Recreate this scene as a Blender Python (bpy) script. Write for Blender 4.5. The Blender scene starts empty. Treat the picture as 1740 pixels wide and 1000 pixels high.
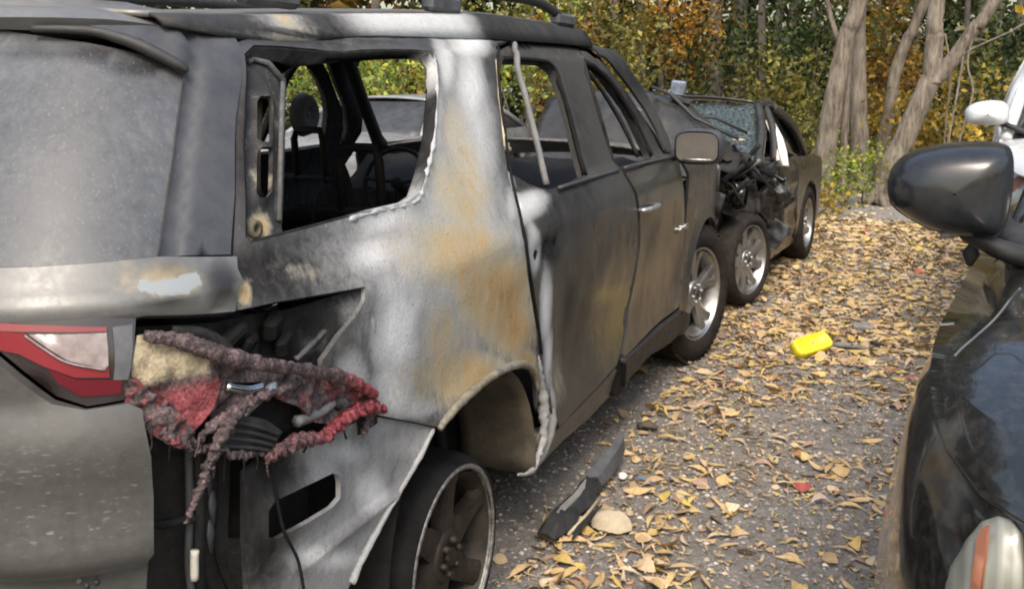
import bpy, bmesh, math, random
import numpy as np
from mathutils import Vector, Matrix, noise as mnoise
from mathutils.geometry import delaunay_2d_cdt
random.seed(7); rng = np.random.default_rng(7)
sc = bpy.context.scene
COL = sc.collection
pi = math.pi

# ------------------------------------------------------------------ camera
CAM = np.array([2.066, -1.090, 1.573]); YAW, PITCH, FPX, CY = .4009, .1392, 1630.7, 366.0
FW = np.array([-math.sin(YAW)*math.cos(PITCH), math.cos(YAW)*math.cos(PITCH), -math.sin(PITCH)])
RT = np.array([math.cos(YAW), math.sin(YAW), 0.0]); UP = np.cross(RT, FW)
cd = bpy.data.cameras.new('camera'); cam = bpy.data.objects.new('camera', cd); COL.objects.link(cam)
cam.matrix_world = Matrix(((RT[0], UP[0], -FW[0], CAM[0]), (RT[1], UP[1], -FW[1], CAM[1]), (RT[2], UP[2], -FW[2], CAM[2]), (0, 0, 0, 1)))
cd.sensor_width = 36.0; cd.lens = FPX/1740*36; cd.shift_y = -(500-CY)/1740; cd.clip_start = .05; cd.clip_end = 500
sc.camera = cam
# ------------------------------------------------------------------ sky, sun, exposure
w = bpy.data.worlds.new('World'); sc.world = w; w.use_nodes = True
SUN_EL, SUN_AZ = math.radians(52), math.radians(162)     # azimuth measured from +Y towards +X
wn = w.node_tree; bg = wn.nodes['Background']
sky = wn.nodes.new('ShaderNodeTexSky'); sky.sky_type = 'NISHITA'; sky.sun_disc = False
sky.sun_elevation = SUN_EL; sky.sun_rotation = SUN_AZ; sky.air_density = 1.6; sky.dust_density = 5.0; sky.ozone_density = 1.0
wn.links.new(sky.outputs[0], bg.inputs[0]); bg.inputs[1].default_value = .15
sd = bpy.data.lights.new('sun', 'SUN'); sd.energy = 1.1; sd.angle = math.radians(24); sd.color = (1, .95, .87)
sun = bpy.data.objects.new('sun', sd); COL.objects.link(sun); sun.location = (8, -8, 12)
sdir = Vector((math.sin(SUN_AZ)*math.cos(SUN_EL), math.cos(SUN_AZ)*math.cos(SUN_EL), math.sin(SUN_EL)))
sun.rotation_euler = sdir.to_track_quat('Z', 'Y').to_euler()
vs = sc.view_settings; vs.view_transform = 'Standard'; vs.look = 'None'; vs.exposure = 1.1; vs.gamma = 1; vs.use_curve_mapping = False
sc.render.engine = 'CYCLES'
sc.cycles.filter_width = 2.0
sc.cycles.max_bounces = 6; sc.cycles.transparent_max_bounces = 8; sc.cycles.caustics_reflective = False

# ------------------------------------------------------------------ survey helpers: a sight line and where it meets a plane
def ray(x, y): return FW + RT*(x-870)/FPX - UP*(y-CY)/FPX
def atX(x, y, X): d = ray(x, y); return CAM + d*(X-CAM[0])/d[0]
def atY(x, y, Y): d = ray(x, y); return CAM + d*(Y-CAM[1])/d[1]
def atZ(x, y, Z): d = ray(x, y); return CAM + d*(Z-CAM[2])/d[2]
def ss(x, a, b): t = np.clip((np.asarray(x, float)-a)/(b-a), 0, 1); return t*t*(3-2*t)

# ------------------------------------------------------------------ materials
def mat(name, col=(.5, .5, .5), rough=.5, metal=0., **kw):
    m = bpy.data.materials.new(name); m.use_nodes = True
    b = m.node_tree.nodes['Principled BSDF']
    b.inputs['Base Color'].default_value = (*col, 1); b.inputs['Roughness'].default_value = rough; b.inputs['Metallic'].default_value = metal
    for k, v in kw.items(): b.inputs[k.replace('_', ' ')].default_value = v
    return m
class G:
    """a tiny node-graph helper"""
    def __init__(s, m): s.m = m; s.t = m.node_tree; s.b = s.t.nodes['Principled BSDF']
    def n(s, typ, **kw):
        nd = s.t.nodes.new('ShaderNode'+typ)
        for k, v in kw.items(): setattr(nd, k, v)
        return nd
    def l(s, a, b): s.t.links.new(a, b)
    def put(s, sock, v):
        if hasattr(v, 'is_linked'): s.l(v, sock)
        elif isinstance(v, (tuple, list)): sock.default_value = (*v, 1) if len(v) == 3 and sock.type == 'RGBA' else v
        else: sock.default_value = v
    def noise(s, scale, detail=4, rough=.6, vec=None, dist=0.):
        nd = s.n('TexNoise'); nd.inputs['Scale'].default_value = scale; nd.inputs['Detail'].default_value = detail
        nd.inputs['Roughness'].default_value = rough; nd.inputs['Distortion'].default_value = dist
        s.l(vec if vec is not None else s.co(), nd.inputs['Vector']); return nd.outputs['Fac']
    def co(s):
        if not hasattr(s, '_co'): s._co = s.n('TexCoord').outputs['Object']
        return s._co
    def stretch(s, sx, sy, sz):
        mp = s.n('Mapping'); mp.inputs['Scale'].default_value = (sx, sy, sz); s.l(s.co(), mp.inputs['Vector']); return mp.outputs[0]
    def ramp(s, fac, stops):
        r = s.n('ValToRGB'); e = r.color_ramp.elements
        while len(e) < len(stops): e.new(.5)
        for el, (p, c) in zip(e, stops):
            el.position = p; el.color = (*c, 1) if not isinstance(c, (int, float)) else (c, c, c, 1)
        s.put(r.inputs[0], fac); return r.outputs[0]
    def math(s, op, a, b=0., clamp=False):
        m = s.n('Math', operation=op); m.use_clamp = clamp; s.put(m.inputs[0], a); s.put(m.inputs[1], b); return m.outputs[0]
    def mix(s, f, a, b):
        m = s.n('MixRGB'); s.put(m.inputs[0], f); s.put(m.inputs[1], a); s.put(m.inputs[2], b); return m.outputs[0]
    def bump(s, h, strength=.3, dist=.01):
        b = s.n('Bump'); b.inputs['Strength'].default_value = strength; b.inputs['Distance'].default_value = dist; s.l(h, b.inputs['Height']); s.l(b.outputs[0], s.b.inputs['Normal'])
    def attr(s, name):
        a = s.n('Attribute'); a.attribute_name = name; return a
    def edge(s, mask, nz, k=.6, sharp=.35):
        """mask broken up by noise, then steepened"""
        v = s.math('ADD', mask, s.math('MULTIPLY', s.math('SUBTRACT', nz, .5), k))
        r = s.n('MapRange', interpolation_type='SMOOTHSTEP'); s.l(v, r.inputs[0]); r.inputs[1].default_value = .5-sharp; r.inputs[2].default_value = .5+sharp
        return r.outputs[0]
def noisy(name, c1, c2, scale=8, rough=(.5, .8), metal=0., bump=.2, bdist=.004, detail=6, fine=90):
    m = mat(name, c1, rough[0], metal); g = G(m)
    n = g.noise(scale, detail); n2 = g.noise(fine, 3)
    f = g.math('ADD', g.math('MULTIPLY', n, .75), g.math('MULTIPLY', n2, .25))
    g.l(g.ramp(f, [(.32, c1), (.68, c2)]), g.b.inputs['Base Color'])
    g.l(g.ramp(n, [(.3, rough[0]), (.7, rough[1])]), g.b.inputs['Roughness'])
    if bump: g.bump(f, bump, bdist)
    return m
MT = {}
def burnt(name, paint=(.040, .040, .040), prough=.30, dust=.13):
    m = mat(name, paint, prough); g = G(m)
    at = g.attr('burn'); sp = g.n('SeparateColor'); g.l(at.outputs['Color'], sp.inputs[0])
    ash, rust, soot = sp.outputs; glo = at.outputs['Alpha']
    vs_ = g.stretch(1, 1, .38)
    n1 = g.noise(7, 8, .62, dist=.3); n2 = g.noise(26, 8, .7, vec=vs_); n3 = g.noise(130, 4, .6); n4 = g.noise(3.2, 5, .6, vec=vs_)
    base = g.mix(g.math('MULTIPLY', g.ramp(n2, [(.35, 0.), (.75, 1.)]), dust), paint, (.17, .165, .155))
    # soot
    sootf = g.edge(soot, n1, .7, .45)
    c = g.mix(sootf, base, g.ramp(n2, [(.3, (.010, .010, .011)), (.75, (.035, .034, .034))]))
    # rust: tan, orange, brown
    ne = g.noise(30, 12, .80, dist=.4); ne2 = g.noise(48, 12, .78, vec=g.stretch(1, 1, .55))
    mott = g.math('ADD', g.math('ADD', g.math('MULTIPLY', n1, .4), g.math('MULTIPLY', n2, .35)), g.math('MULTIPLY', n3, .25))
    # ash: thin grey film to thick white crust
    av = g.math('ADD', ash, g.math('MULTIPLY', g.math('SUBTRACT', mott, .5), .85))
    ac = g.ramp(av, [(.20, (.10, .10, .10)), (.42, (.20, .202, .205)), (.65, (.32, .325, .33)), (.92, (.46, .465, .47)), (1., (.54, .545, .55))])
    ashf = g.ramp(g.math('ADD', g.math('ADD', ash, g.math('MULTIPLY', g.math('SUBTRACT', n1, .5), .28)), g.math('MULTIPLY', g.math('SUBTRACT', ne, .5), .9)), [(.12, 0.), (.42, 1.)])
    c = g.mix(ashf, c, ac)
    # rust: pale yellow-grey where thin, orange and brown where deep
    rv = g.math('ADD', rust, g.math('MULTIPLY', g.math('SUBTRACT', mott, .5), 2.3))
    rc = g.ramp(rv, [(.12, (.30, .295, .275)), (.36, (.34, .31, .235)), (.56, (.35, .285, .175)), (.78, (.36, .245, .115)), (.95, (.31, .19, .08)), (1., (.22, .14, .07))])
    rustf = g.math('MULTIPLY', g.ramp(g.math('ADD', g.math('ADD', rust, g.math('MULTIPLY', g.math('SUBTRACT', n2, .5), .35)), g.math('MULTIPLY', g.math('SUBTRACT', ne2, .5), 1.0)), [(.14, 0.), (.52, 1.)]), .9)
    c = g.mix(rustf, c, rc)
    speck = g.ramp(g.noise(150, 3, .6), [(.62, 0.), (.67, 1.)])
    c = g.mix(g.math('MULTIPLY', speck, g.math('MULTIPLY', g.math('MAXIMUM', rustf, ashf), .55)), c, (.10, .085, .07))
    g.l(c, g.b.inputs['Base Color'])
    dull = g.math('MAXIMUM', g.math('MAXIMUM', rustf, ashf), sootf)
    rr = g.mix(dull, g.ramp(n2, [(.3, prough*.75), (.7, prough*1.5)]), (.78, .78, .78))
    rr = g.mix(g.math('MULTIPLY', glo, .85), rr, (.17, .17, .17))
    g.l(rr, g.b.inputs['Roughness'])
    g.l(g.math('SUBTRACT', .45, g.math('MULTIPLY', dull, .38)), g.b.inputs['Specular IOR Level'])
    g.bump(g.math('MULTIPLY', g.math('ADD', g.math('MULTIPLY', n2, .6), g.math('MULTIPLY', n3, .4)), g.math('ADD', g.math('MULTIPLY', dull, .9), .1)), .55, .008)
    return m
MT['burnt'] = burnt('burnt_paint')
MT['soot'] = noisy('soot', (.004, .004, .0045), (.018, .0175, .017), 9, (.75, .95), bump=.5, bdist=.01)
MT['char'] = noisy('charred_steel', (.009, .009, .0095), (.040, .038, .036), 6, (.55, .85), .2, .4, .006)
MT['ashsteel'] = noisy('ashy_steel', (.06, .06, .06), (.20, .20, .20), 9, (.6, .9), bump=.3)
MT['pillar'] = noisy('scorched_trim', (.030, .032, .036), (.058, .060, .066), 12, (.42, .7), bump=.12)
MT['tan'] = noisy('scorched_liner', (.035, .031, .025), (.125, .105, .072), 9, (.7, .95), bump=.5, bdist=.01)
MT['rubber'] = noisy('rubber', (.012, .011, .011), (.04, .034, .03), 20, (.7, .95), bump=.2)
MT['burntalloy'] = noisy('burnt_alloy', (.012, .011, .010), (.060, .050, .041), 14, (.5, .8), .6, .3)
MT['lip'] = noisy('scraped_rim_lip', (.06, .06, .06), (.36, .355, .345), 60, (.4, .7), .7, .6, .003)
MT['alloy'] = noisy('silver_alloy', (.26, .25, .24), (.46, .455, .45), 9, (.28, .45), .85, .05)
MT['alloydark'] = noisy('dark_alloy', (.05, .05, .05), (.10, .10, .10), 9, (.3, .5), .7, .05)
MT['black'] = mat('black_gloss_paint', (.006, .006, .007), .11, Coat_Weight=.6)
g = G(MT['black']); n = g.noise(5, 6, .6); n2 = g.noise(45, 5, .7)
g.l(g.mix(g.ramp(n2, [(.45, 0.), (.8, .5)]), (.010, .010, .010), (.07, .063, .052)), g.b.inputs['Base Color']); g.l(g.ramp(n, [(.3, .12), (.75, .30)]), g.b.inputs['Roughness'])
MT['mirrorshell'] = noisy('black_mirror_shell', (.012, .013, .015), (.022, .023, .025), 30, (.15, .24), 0, .05, .002)
MT['plastic'] = noisy('black_plastic', (.012, .012, .013), (.03, .03, .03), 25, (.5, .75), bump=.15)
MT['plasticmid'] = noisy('grey_plastic', (.05, .052, .058), (.10, .105, .115), 25, (.45, .65), bump=.15)
MT['silver'] = noisy('silver_paint', (.60, .61, .61), (.66, .67, .67), 4, (.22, .35), .1, .02)
MT['greycar'] = noisy('grey_paint', (.20, .205, .215), (.30, .305, .315), 5, (.2, .38), .3, .02)
MT['brown'] = noisy('dark_bronze_paint', (.022, .021, .019), (.055, .051, .044), 6, (.14, .34), .2, .05)
MT['darkglass'] = mat('dark_glass', (.012, .015, .014), .05)
MT['dustypane'] = noisy('dusty_pane', (.02, .022, .023), (.05, .052, .053), 12, (.4, .6), 0, .02)
MT['chrome'] = noisy('chrome', (.55, .56, .58), (.75, .76, .78), 18, (.12, .3), 1., .05)
MT['dirtychrome'] = noisy('dirty_chrome', (.20, .20, .20), (.65, .65, .66), 40, (.3, .6), .8, .2)
MT['tan_cloth'] = noisy('pale_airbag', (.42, .40, .34), (.58, .55, .49), 14, (.8, .95), bump=.3)
MT['yellow'] = noisy('yellow_plastic', (.50, .41, .03), (.86, .76, .02), 16, (.35, .5), bump=.05)
MT['blueplastic'] = mat('blue_plastic', (.10, .17, .32), .45)
MT['whiteplastic'] = mat('white_plastic', (.72, .72, .70), .4)
MT['bluelens'] = noisy('blue_grey_lens', (.10, .12, .17), (.30, .34, .42), 25, (.12, .3), .3, .1)
MT['stone'] = noisy('pale_stone', (.32, .27, .19), (.5, .43, .32), 14, (.8, .95), bump=.5)
MT['greystone'] = noisy('grey_stone', (.12, .12, .12), (.24, .235, .22), 14, (.8, .95), bump=.5)
MT['wood'] = noisy('splintered_wood', (.34, .25, .14), (.55, .44, .29), 20, (.7, .9), bump=.4)
MT['lampbody'] = mat('dark_lamp_housing', (.022, .016, .016), .22, Coat_Weight=.3)
MT['dimred'] = mat('dim_red_lens', (.10, .006, .012), .2)
MT['redlens'] = mat('red_lens', (.17, .012, .018), .2, Coat_Weight=.5)
MT['clearlens'] = noisy('clear_lens', (.15, .125, .125), (.30, .25, .25), 40, (.15, .35), .2, .1)
MT['amber'] = mat('amber_lens', (.22, .085, .05), .35)
MT['headlens'] = mat('headlamp_lens', (.2, .2, .17), .3, Coat_Weight=.4)
g = G(MT['headlens']); wv = g.n('TexWave'); wv.inputs['Scale'].default_value = 18; wv.inputs['Distortion'].default_value = .4; g.l(g.co(), wv.inputs[0]); g.l(g.ramp(wv.outputs[0], [(.3, (.16, .16, .135)), (.8, (.20, .20, .17))]), g.b.inputs['Base Color']); g.bump(wv.outputs[0], .2, .004)
# smoke-stained, dusty rear glass
MT['dustglass'] = mat('smoke_stained_glass', (.12, .125, .13), .3); g = G(MT['dustglass'])
at = g.attr('burn'); sp = g.n('SeparateColor'); g.l(at.outputs['Color'], sp.inputs[0])
n1 = g.noise(5, 8, .65); n2 = g.noise(60, 6, .7, vec=g.stretch(1, 1, .5)); n3 = g.noise(24, 5, .6, dist=1.2)
c = g.ramp(g.math('ADD', g.math('MULTIPLY', n1, .55), g.math('MULTIPLY', n2, .45)), [(.35, (.045, .048, .053)), (.55, (.070, .073, .079)), (.75, (.125, .124, .124))])
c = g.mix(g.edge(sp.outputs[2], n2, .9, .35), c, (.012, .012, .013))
c = g.mix(g.ramp(n3, [(.66, 0.), (.74, .35)]), c, (.035, .037, .04))
c = g.mix(g.ramp(g.noise(1., 3, .6, vec=g.stretch(210, 210, 14)), [(.58, 0.), (.70, .45)]), c, (.15, .15, .15))
g.l(c, g.b.inputs['Base Color']); g.l(g.ramp(n2, [(.3, .28), (.7, .55)]), g.b.inputs['Roughness'])
# dusty tailgate paint with pale scratches
def scratched(name, c1, c2):
    m = mat(name, c1, .38, .25); g = G(m)
    at = g.attr('burn'); sp = g.n('SeparateColor'); g.l(at.outputs['Color'], sp.inputs[0]); ash, rust, soot = sp.outputs; al = at.outputs['Alpha']
    n1 = g.noise(6, 7, .6); n2 = g.noise(55, 6, .7)
    mp = g.n('Mapping'); mp.inputs['Rotation'].default_value = (0, .35, 0); mp.inputs['Scale'].default_value = (55, 55, 190); g.l(g.co(), mp.inputs['Vector'])
    nz = g.noise(1., 2, .5, vec=mp.outputs[0])
    c = g.ramp(g.math('ADD', g.math('MULTIPLY', n1, .6), g.math('MULTIPLY', n2, .4)), [(.3, c1), (.7, c2)])
    c = g.mix(g.edge(rust, n2, .8, .4), c, g.ramp(n1, [(.35, (.05, .04, .03)), (.5, (.20, .16, .10)), (.65, (.33, .28, .19))]))
    c = g.mix(g.edge(soot, n1, .6, .4), c, (.022, .022, .022))
    c = g.mix(g.math('MULTIPLY', g.ramp(nz, [(.61, 0.), (.70, .6)]), al), c, (.30, .295, .27))
    nn = g.noise(38, 8, .7)
    c = g.mix(g.edge(ash, nn, 1.3, .06), c, (.24, .26, .26))
    g.l(c, g.b.inputs['Base Color']); g.l(g.ramp(n2, [(.3, .3), (.7, .55)]), g.b.inputs['Roughness']); g.bump(n2, .1, .003)
    return m
MT['hatchlow'] = scratched('scratched_graphite_paint', (.050, .050, .048), (.088, .087, .083))
MT['hatchtop'] = scratched('dusty_graphite_paint', (.10, .10, .098), (.17, .168, .163))
MT['roof'] = MT['hatchtop']
# melted lamp plastic: colour from vertex attribute (r: red, g: tan, b: chrome)
MT['melt'] = mat('melted_lamp_plastic', (.1, .05, .05), .45); g = G(MT['melt'])
at = g.attr('burn'); sp = g.n('SeparateColor'); g.l(at.outputs['Color'], sp.inputs[0])
n1 = g.noise(28, 8, .75); n2 = g.noise(150, 5, .7)
mixn = g.math('ADD', g.math('MULTIPLY', n1, .45), g.math('MULTIPLY', n2, .55))
c = g.ramp(mixn, [(.36, (.010, .009, .010)), (.48, (.045, .032, .034)), (.58, (.15, .10, .105)), (.74, (.38, .28, .29))])
cr = g.ramp(mixn, [(.34, (.03, .006, .008)), (.46, (.13, .016, .022)), (.57, (.28, .055, .062)), (.70, (.46, .28, .29))])
ct = g.ramp(mixn, [(.33, (.10, .075, .045)), (.5, (.36, .30, .20)), (.7, (.56, .49, .36))])
c = g.mix(g.edge(sp.outputs[0], n2, .9, .3), c, cr); c = g.mix(g.edge(sp.outputs[1], n1, .9, .35), c, ct)
g.l(c, g.b.inputs['Base Color']); g.l(g.ramp(n1, [(.3, .14), (.7, .48)]), g.b.inputs['Roughness']); g.bump(mixn, .8, .012)
# coloured leaves, bark, ground
def leafmat(name, trans=.35):
    m = mat(name, (.3, .2, .05), .6); g = G(m); at = g.attr('col')
    v = g.mix(g.ramp(g.noise(60, 3, .6), [(.3, 0.), (.7, .4)]), at.outputs['Color'], (.16, .09, .04))
    if trans:
        g.l(at.outputs['Color'], g.b.inputs['Base Color'])
        tr = g.n('BsdfTranslucent'); g.l(at.outputs['Color'], tr.inputs[0]); mx = g.n('MixShader'); mx.inputs[0].default_value = trans
        out = [x for x in g.t.nodes if x.type == 'OUTPUT_MATERIAL'][0]; g.l(g.b.outputs[0], mx.inputs[1]); g.l(tr.outputs[0], mx.inputs[2]); g.l(mx.outputs[0], out.inputs[0])
    else: g.l(v, g.b.inputs['Base Color'])
    return m
MT['foliage'] = leafmat('autumn_foliage'); MT['litter'] = leafmat('dry_leaf', 0)
MT['bark'] = mat('bark', (.2, .17, .13), .9); g = G(MT['bark'])
n1 = g.noise(22, 8, .75, vec=g.stretch(1, 1, .16)); n2 = g.noise(2.2, 4, .5)
f = g.math('ADD', g.math('MULTIPLY', n1, .75), g.math('MULTIPLY', n2, .25))
g.l(g.ramp(f, [(.36, (.04, .033, .025)), (.48, (.145, .12, .094)), (.66, (.29, .25, .205))]), g.b.inputs['Base Color']); g.bump(f, .8, .03)
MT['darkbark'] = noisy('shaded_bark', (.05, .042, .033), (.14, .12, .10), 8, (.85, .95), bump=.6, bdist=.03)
MT['ground'] = mat('gravelly_soil', (.12, .11, .1), .95); g = G(MT['ground'])
n1 = g.noise(1.1, 5, .6); n2 = g.noise(16, 8, .7); n3 = g.noise(110, 5, .7); vor = g.n('TexVoronoi'); vor.inputs['Scale'].default_value = 75; g.l(g.co(), vor.inputs['Vector'])
c = g.ramp(g.math('ADD', g.math('MULTIPLY', n2, .45), g.math('MULTIPLY', n3, .55)), [(.34, (.085, .079, .072)), (.5, (.195, .182, .167)), (.66, (.33, .315, .295))])
c = g.mix(g.math('MULTIPLY', g.ramp(vor.outputs['Distance'], [(.12, 1.), (.32, 0.)]), .5), c, g.ramp(vor.outputs['Color'], [(.2, (.08, .075, .07)), (.8, (.38, .365, .34))]))
c = g.mix(g.ramp(n1, [(.5, 0.), (.72, .5)]), c, (.20, .155, .095))
g.l(c, g.b.inputs['Base Color']); g.bump(g.math('ADD', n3, g.math('MULTIPLY', n2, .7)), .9, .012)
MT['pebble'] = leafmat('pebble', 0)
MT['greenglass'] = mat('crazed_green_glass', (.20, .34, .29), .3, Transmission_Weight=.25); g = G(MT['greenglass'])
vo = g.n('TexVoronoi'); vo.feature = 'DISTANCE_TO_EDGE'; vo.inputs['Scale'].default_value = 26; g.l(g.co(), vo.inputs['Vector'])
g.l(g.ramp(vo.outputs['Distance'], [(.0, (.17, .20, .18)), (.06, (.03, .042, .037)), (.5, (.010, .014, .012))]), g.b.inputs['Base Color'])
MT['mirrorglass'] = noisy('dusty_mirror_glass', (.095, .088, .08), (.13, .12, .108), 10, (.25, .45), .3, .0)
for k in ('soot', 'char', 'rubber'): MT[k].node_tree.nodes['Principled BSDF'].inputs['Specular IOR Level'].default_value = .12

# ------------------------------------------------------------------ object helpers
ROOTM = {}
def tag(o, label=None, cat=None, group=None, kind=None):
    for k, v in (('label', label), ('category', cat), ('group', group), ('kind', kind)):
        if v: o[k] = v
    return o
def empty(name, loc, label=None, cat=None, group=None, rz=0):
    o = bpy.data.objects.new(name, None); COL.objects.link(o); o.empty_display_size = .2
    o.location = loc; o.rotation_euler = (0, 0, rz); ROOTM[o] = Matrix.Translation(loc) @ Matrix.Rotation(rz, 4, 'Z')
    return tag(o, label, cat, group)
def adopt(o, parent):
    if parent is None: return
    o.parent = parent
    p = parent
    while p is not None and p not in ROOTM: p = p.parent
    if parent in ROOTM: o.matrix_parent_inverse = ROOTM[parent].inverted()
    # a mesh part sits at identity, so its own children need no inverse beyond the root's, already undone
def link(name, me, m, parent=None, smooth=True):
    o = bpy.data.objects.new(name, me); COL.objects.link(o)
    if m is not None and not me.materials: me.materials.append(MT[m] if isinstance(m, str) else m)
    adopt(o, parent); return o
class MB:
    def __init__(s): s.v = []; s.f = []; s.sm = []
    def add(s, v, f, smooth=True, xf=None):
        b = len(s.v)
        s.v += [tuple(xf @ Vector(p)) if xf is not None else tuple(p) for p in v]
        s.f += [tuple(b+i for i in q) for q in f]; s.sm += [smooth]*len(f); return s
    def box(s, c, size, rot=None, bev=.12, smooth=False):
        """box with chamfered edges (bev as a share of the smallest size)"""
        hx, hy, hz = [q/2 for q in size]; b = min(hx, hy, hz)*bev*2
        bm = bmesh.new(); bmesh.ops.create_cube(bm, size=1)
        for v in bm.verts: v.co = Vector((v.co.x*2*hx, v.co.y*2*hy, v.co.z*2*hz))
        if bev > 0: bmesh.ops.bevel(bm, geom=bm.edges[:], offset=b, segments=1, affect='EDGES')
        bm.verts.index_update()
        M = Matrix.Translation(Vector(c))
        if rot is not None: M = M @ (rot if isinstance(rot, Matrix) else Matrix.Rotation(rot[2], 4, 'Z') @ Matrix.Rotation(rot[1], 4, 'Y') @ Matrix.Rotation(rot[0], 4, 'X'))
        s.add([v.co for v in bm.verts], [[v.index for v in f.verts] for f in bm.faces], smooth, M); bm.free(); return s
    def tube(s, pts, r, n=8, cap=True, flat=1., jit=0., smooth=True):
        pts = [Vector(p) for p in pts]; k = len(pts); rs = r if hasattr(r, '__len__') else [r]*k
        ref = None; rings = []
        for i, p in enumerate(pts):
            t = (pts[min(i+1, k-1)]-pts[max(i-1, 0)]).normalized()
            if ref is None: ref = Vector((0, 0, 1)) if abs(t.z) < .9 else Vector((1, 0, 0))
            a = t.cross(ref).normalized() if i == 0 else (a-t*a.dot(t)).normalized(); b = t.cross(a).normalized()
            rings.append([p + (a*math.cos(2*pi*j/n) + b*math.sin(2*pi*j/n)*flat)*rs[i]*(1+random.uniform(-jit, jit)) for j in range(n)])
        v = [q for ring in rings for q in ring]; f = []
        for i in range(k-1):
            for j in range(n): f.append((i*n+j, i*n+(j+1) % n, (i+1)*n+(j+1) % n, (i+1)*n+j))
        if cap: f.append(tuple(range(n))[::-1]); f.append(tuple((k-1)*n+j for j in range(n)))
        return s.add(v, f, smooth)
    def lathe(s, prof, c, axis='x', n=40, sgn=1, close=False, a0=0, a1=2*pi, smooth=True):
        """prof: (offset along axis, radius)"""
        v = []; f = []; full = abs(a1-a0-2*pi) < 1e-6; m = n if full else n+1
        for (h, r) in prof:
            for j in range(m):
                a = a0+(a1-a0)*j/n
                p = (sgn*h, r*math.cos(a), r*math.sin(a)) if axis == 'x' else ((r*math.cos(a), r*math.sin(a), h) if axis == 'z' else (r*math.cos(a), h, r*math.sin(a)))
                v.append((p[0]+c[0], p[1]+c[1], p[2]+c[2]))
        k = len(prof)
        for i in range(k-1 if not close else k):
            for j in range(n):
                j2 = (j+1) % m; i2 = (i+1) % k
                f.append((i*m+j, i*m+j2, i2*m+j2, i2*m+j))
        return s.add(v, f, smooth)
    def prism(s, poly, thick, M=None, smooth=False):
        """poly in xy, extruded along z from 0 to thick"""
        n = len(poly); v = [(x, y, 0) for x, y in poly]+[(x, y, thick) for x, y in poly]
        f = [tuple(range(n))[::-1], tuple(range(n, 2*n))]+[(i, (i+1) % n, n+(i+1) % n, n+i) for i in range(n)]
        return s.add(v, f, smooth, M)
    def grid(s, P, smooth=True, thick=0.):
        """P[i][j] points; optional thickness along the averaged normal"""
        P = np.array([[tuple(q) for q in row] for row in P], float); a, b = P.shape[:2]
        v = [tuple(q) for q in P.reshape(-1, 3)]; f = [(i*b+j, i*b+j+1, (i+1)*b+j+1, (i+1)*b+j) for i in range(a-1) for j in range(b-1)]
        if thick:
            du = np.gradient(P, axis=0); dv = np.gradient(P, axis=1); N = np.cross(du, dv); N /= np.linalg.norm(N, axis=2, keepdims=True)+1e-9
            Q = P+N*thick; o = len(v); v += [tuple(q) for q in Q.reshape(-1, 3)]; f += [tuple(o+i for i in q[::-1]) for q in f[:]]
            rim = [i*b for i in range(a)]+[(a-1)*b+j for j in range(1, b)]+[i*b+b-1 for i in range(a-2, -1, -1)]+[j for j in range(b-2, 0, -1)]
            f += [(rim[i], rim[(i+1) % len(rim)], o+rim[(i+1) % len(rim)], o+rim[i]) for i in range(len(rim))]
        return s.add(v, f, smooth)
    def mesh(s, name):
        me = bpy.data.meshes.new(name); me.from_pydata(s.v, [], s.f); me.polygons.foreach_set('use_smooth', s.sm); me.update()
        bm = bmesh.new(); bm.from_mesh(me); bmesh.ops.recalc_face_normals(bm, faces=bm.faces[:]); bm.to_mesh(me); bm.free(); return me
    def build(s, name, m, parent=None, auto=None):
        me = s.mesh(name)
        if auto: me.set_sharp_from_angle(angle=math.radians(auto))
        return link(name, me, m, parent)
def setattr_col(me, name, arr):
    a = me.color_attributes.new(name, 'FLOAT_COLOR', 'POINT'); a.data.foreach_set('color', np.asarray(arr, np.float32).reshape(-1)); return a
def densify(pts, step, closed=True):
    out = []; n = len(pts)
    for i in range(n if closed else n-1):
        a = np.array(pts[i], float); b = np.array(pts[(i+1) % n], float); k = max(1, int(np.linalg.norm(b-a)/step))
        for j in range(k): out.append(a+(b-a)*j/k)
    if not closed: out.append(np.array(pts[-1], float))
    return out
def crom(pts, per=6, closed=False):
    """Catmull-Rom through pts"""
    P = [np.array(p, float) for p in pts]; n = len(P); out = []
    for i in range(n if closed else n-1):
        p0, p1, p2, p3 = (P[(i-1) % n] if closed or i > 0 else P[0]), P[i], P[(i+1) % n], (P[(i+2) % n] if closed or i+2 < n else P[-1])
        for j in range(per):
            t = j/per; out.append(.5*((2*p1)+(-p0+p2)*t+(2*p0-5*p1+4*p2-p3)*t*t+(-p0+3*p1-3*p2+p3)*t**3))
    if not closed: out.append(P[-1])
    return out
def inside(poly, X, Y):
    px, py = np.array(poly).T[:2]; r = np.zeros(len(X), bool); n = len(px); j = n-1
    for i in range(n):
        with np.errstate(divide='ignore', invalid='ignore'):
            c = ((py[i] > Y) != (py[j] > Y)) & (X < (px[j]-px[i])*(Y-py[i])/(py[j]-py[i]+1e-12)+px[i])
        r ^= c; j = i
    return r
def distpoly(poly, X, Y):
    P = np.array(poly, float); Q = np.roll(P, -1, 0); D = np.full(len(X), 1e9)
    for a, b in zip(P, Q):
        ab = b-a; t = np.clip(((X-a[0])*ab[0]+(Y-a[1])*ab[1])/(ab@ab+1e-12), 0, 1)
        D = np.minimum(D, np.hypot(X-a[0]-t*ab[0], Y-a[1]-t*ab[1]))
    return D

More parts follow.
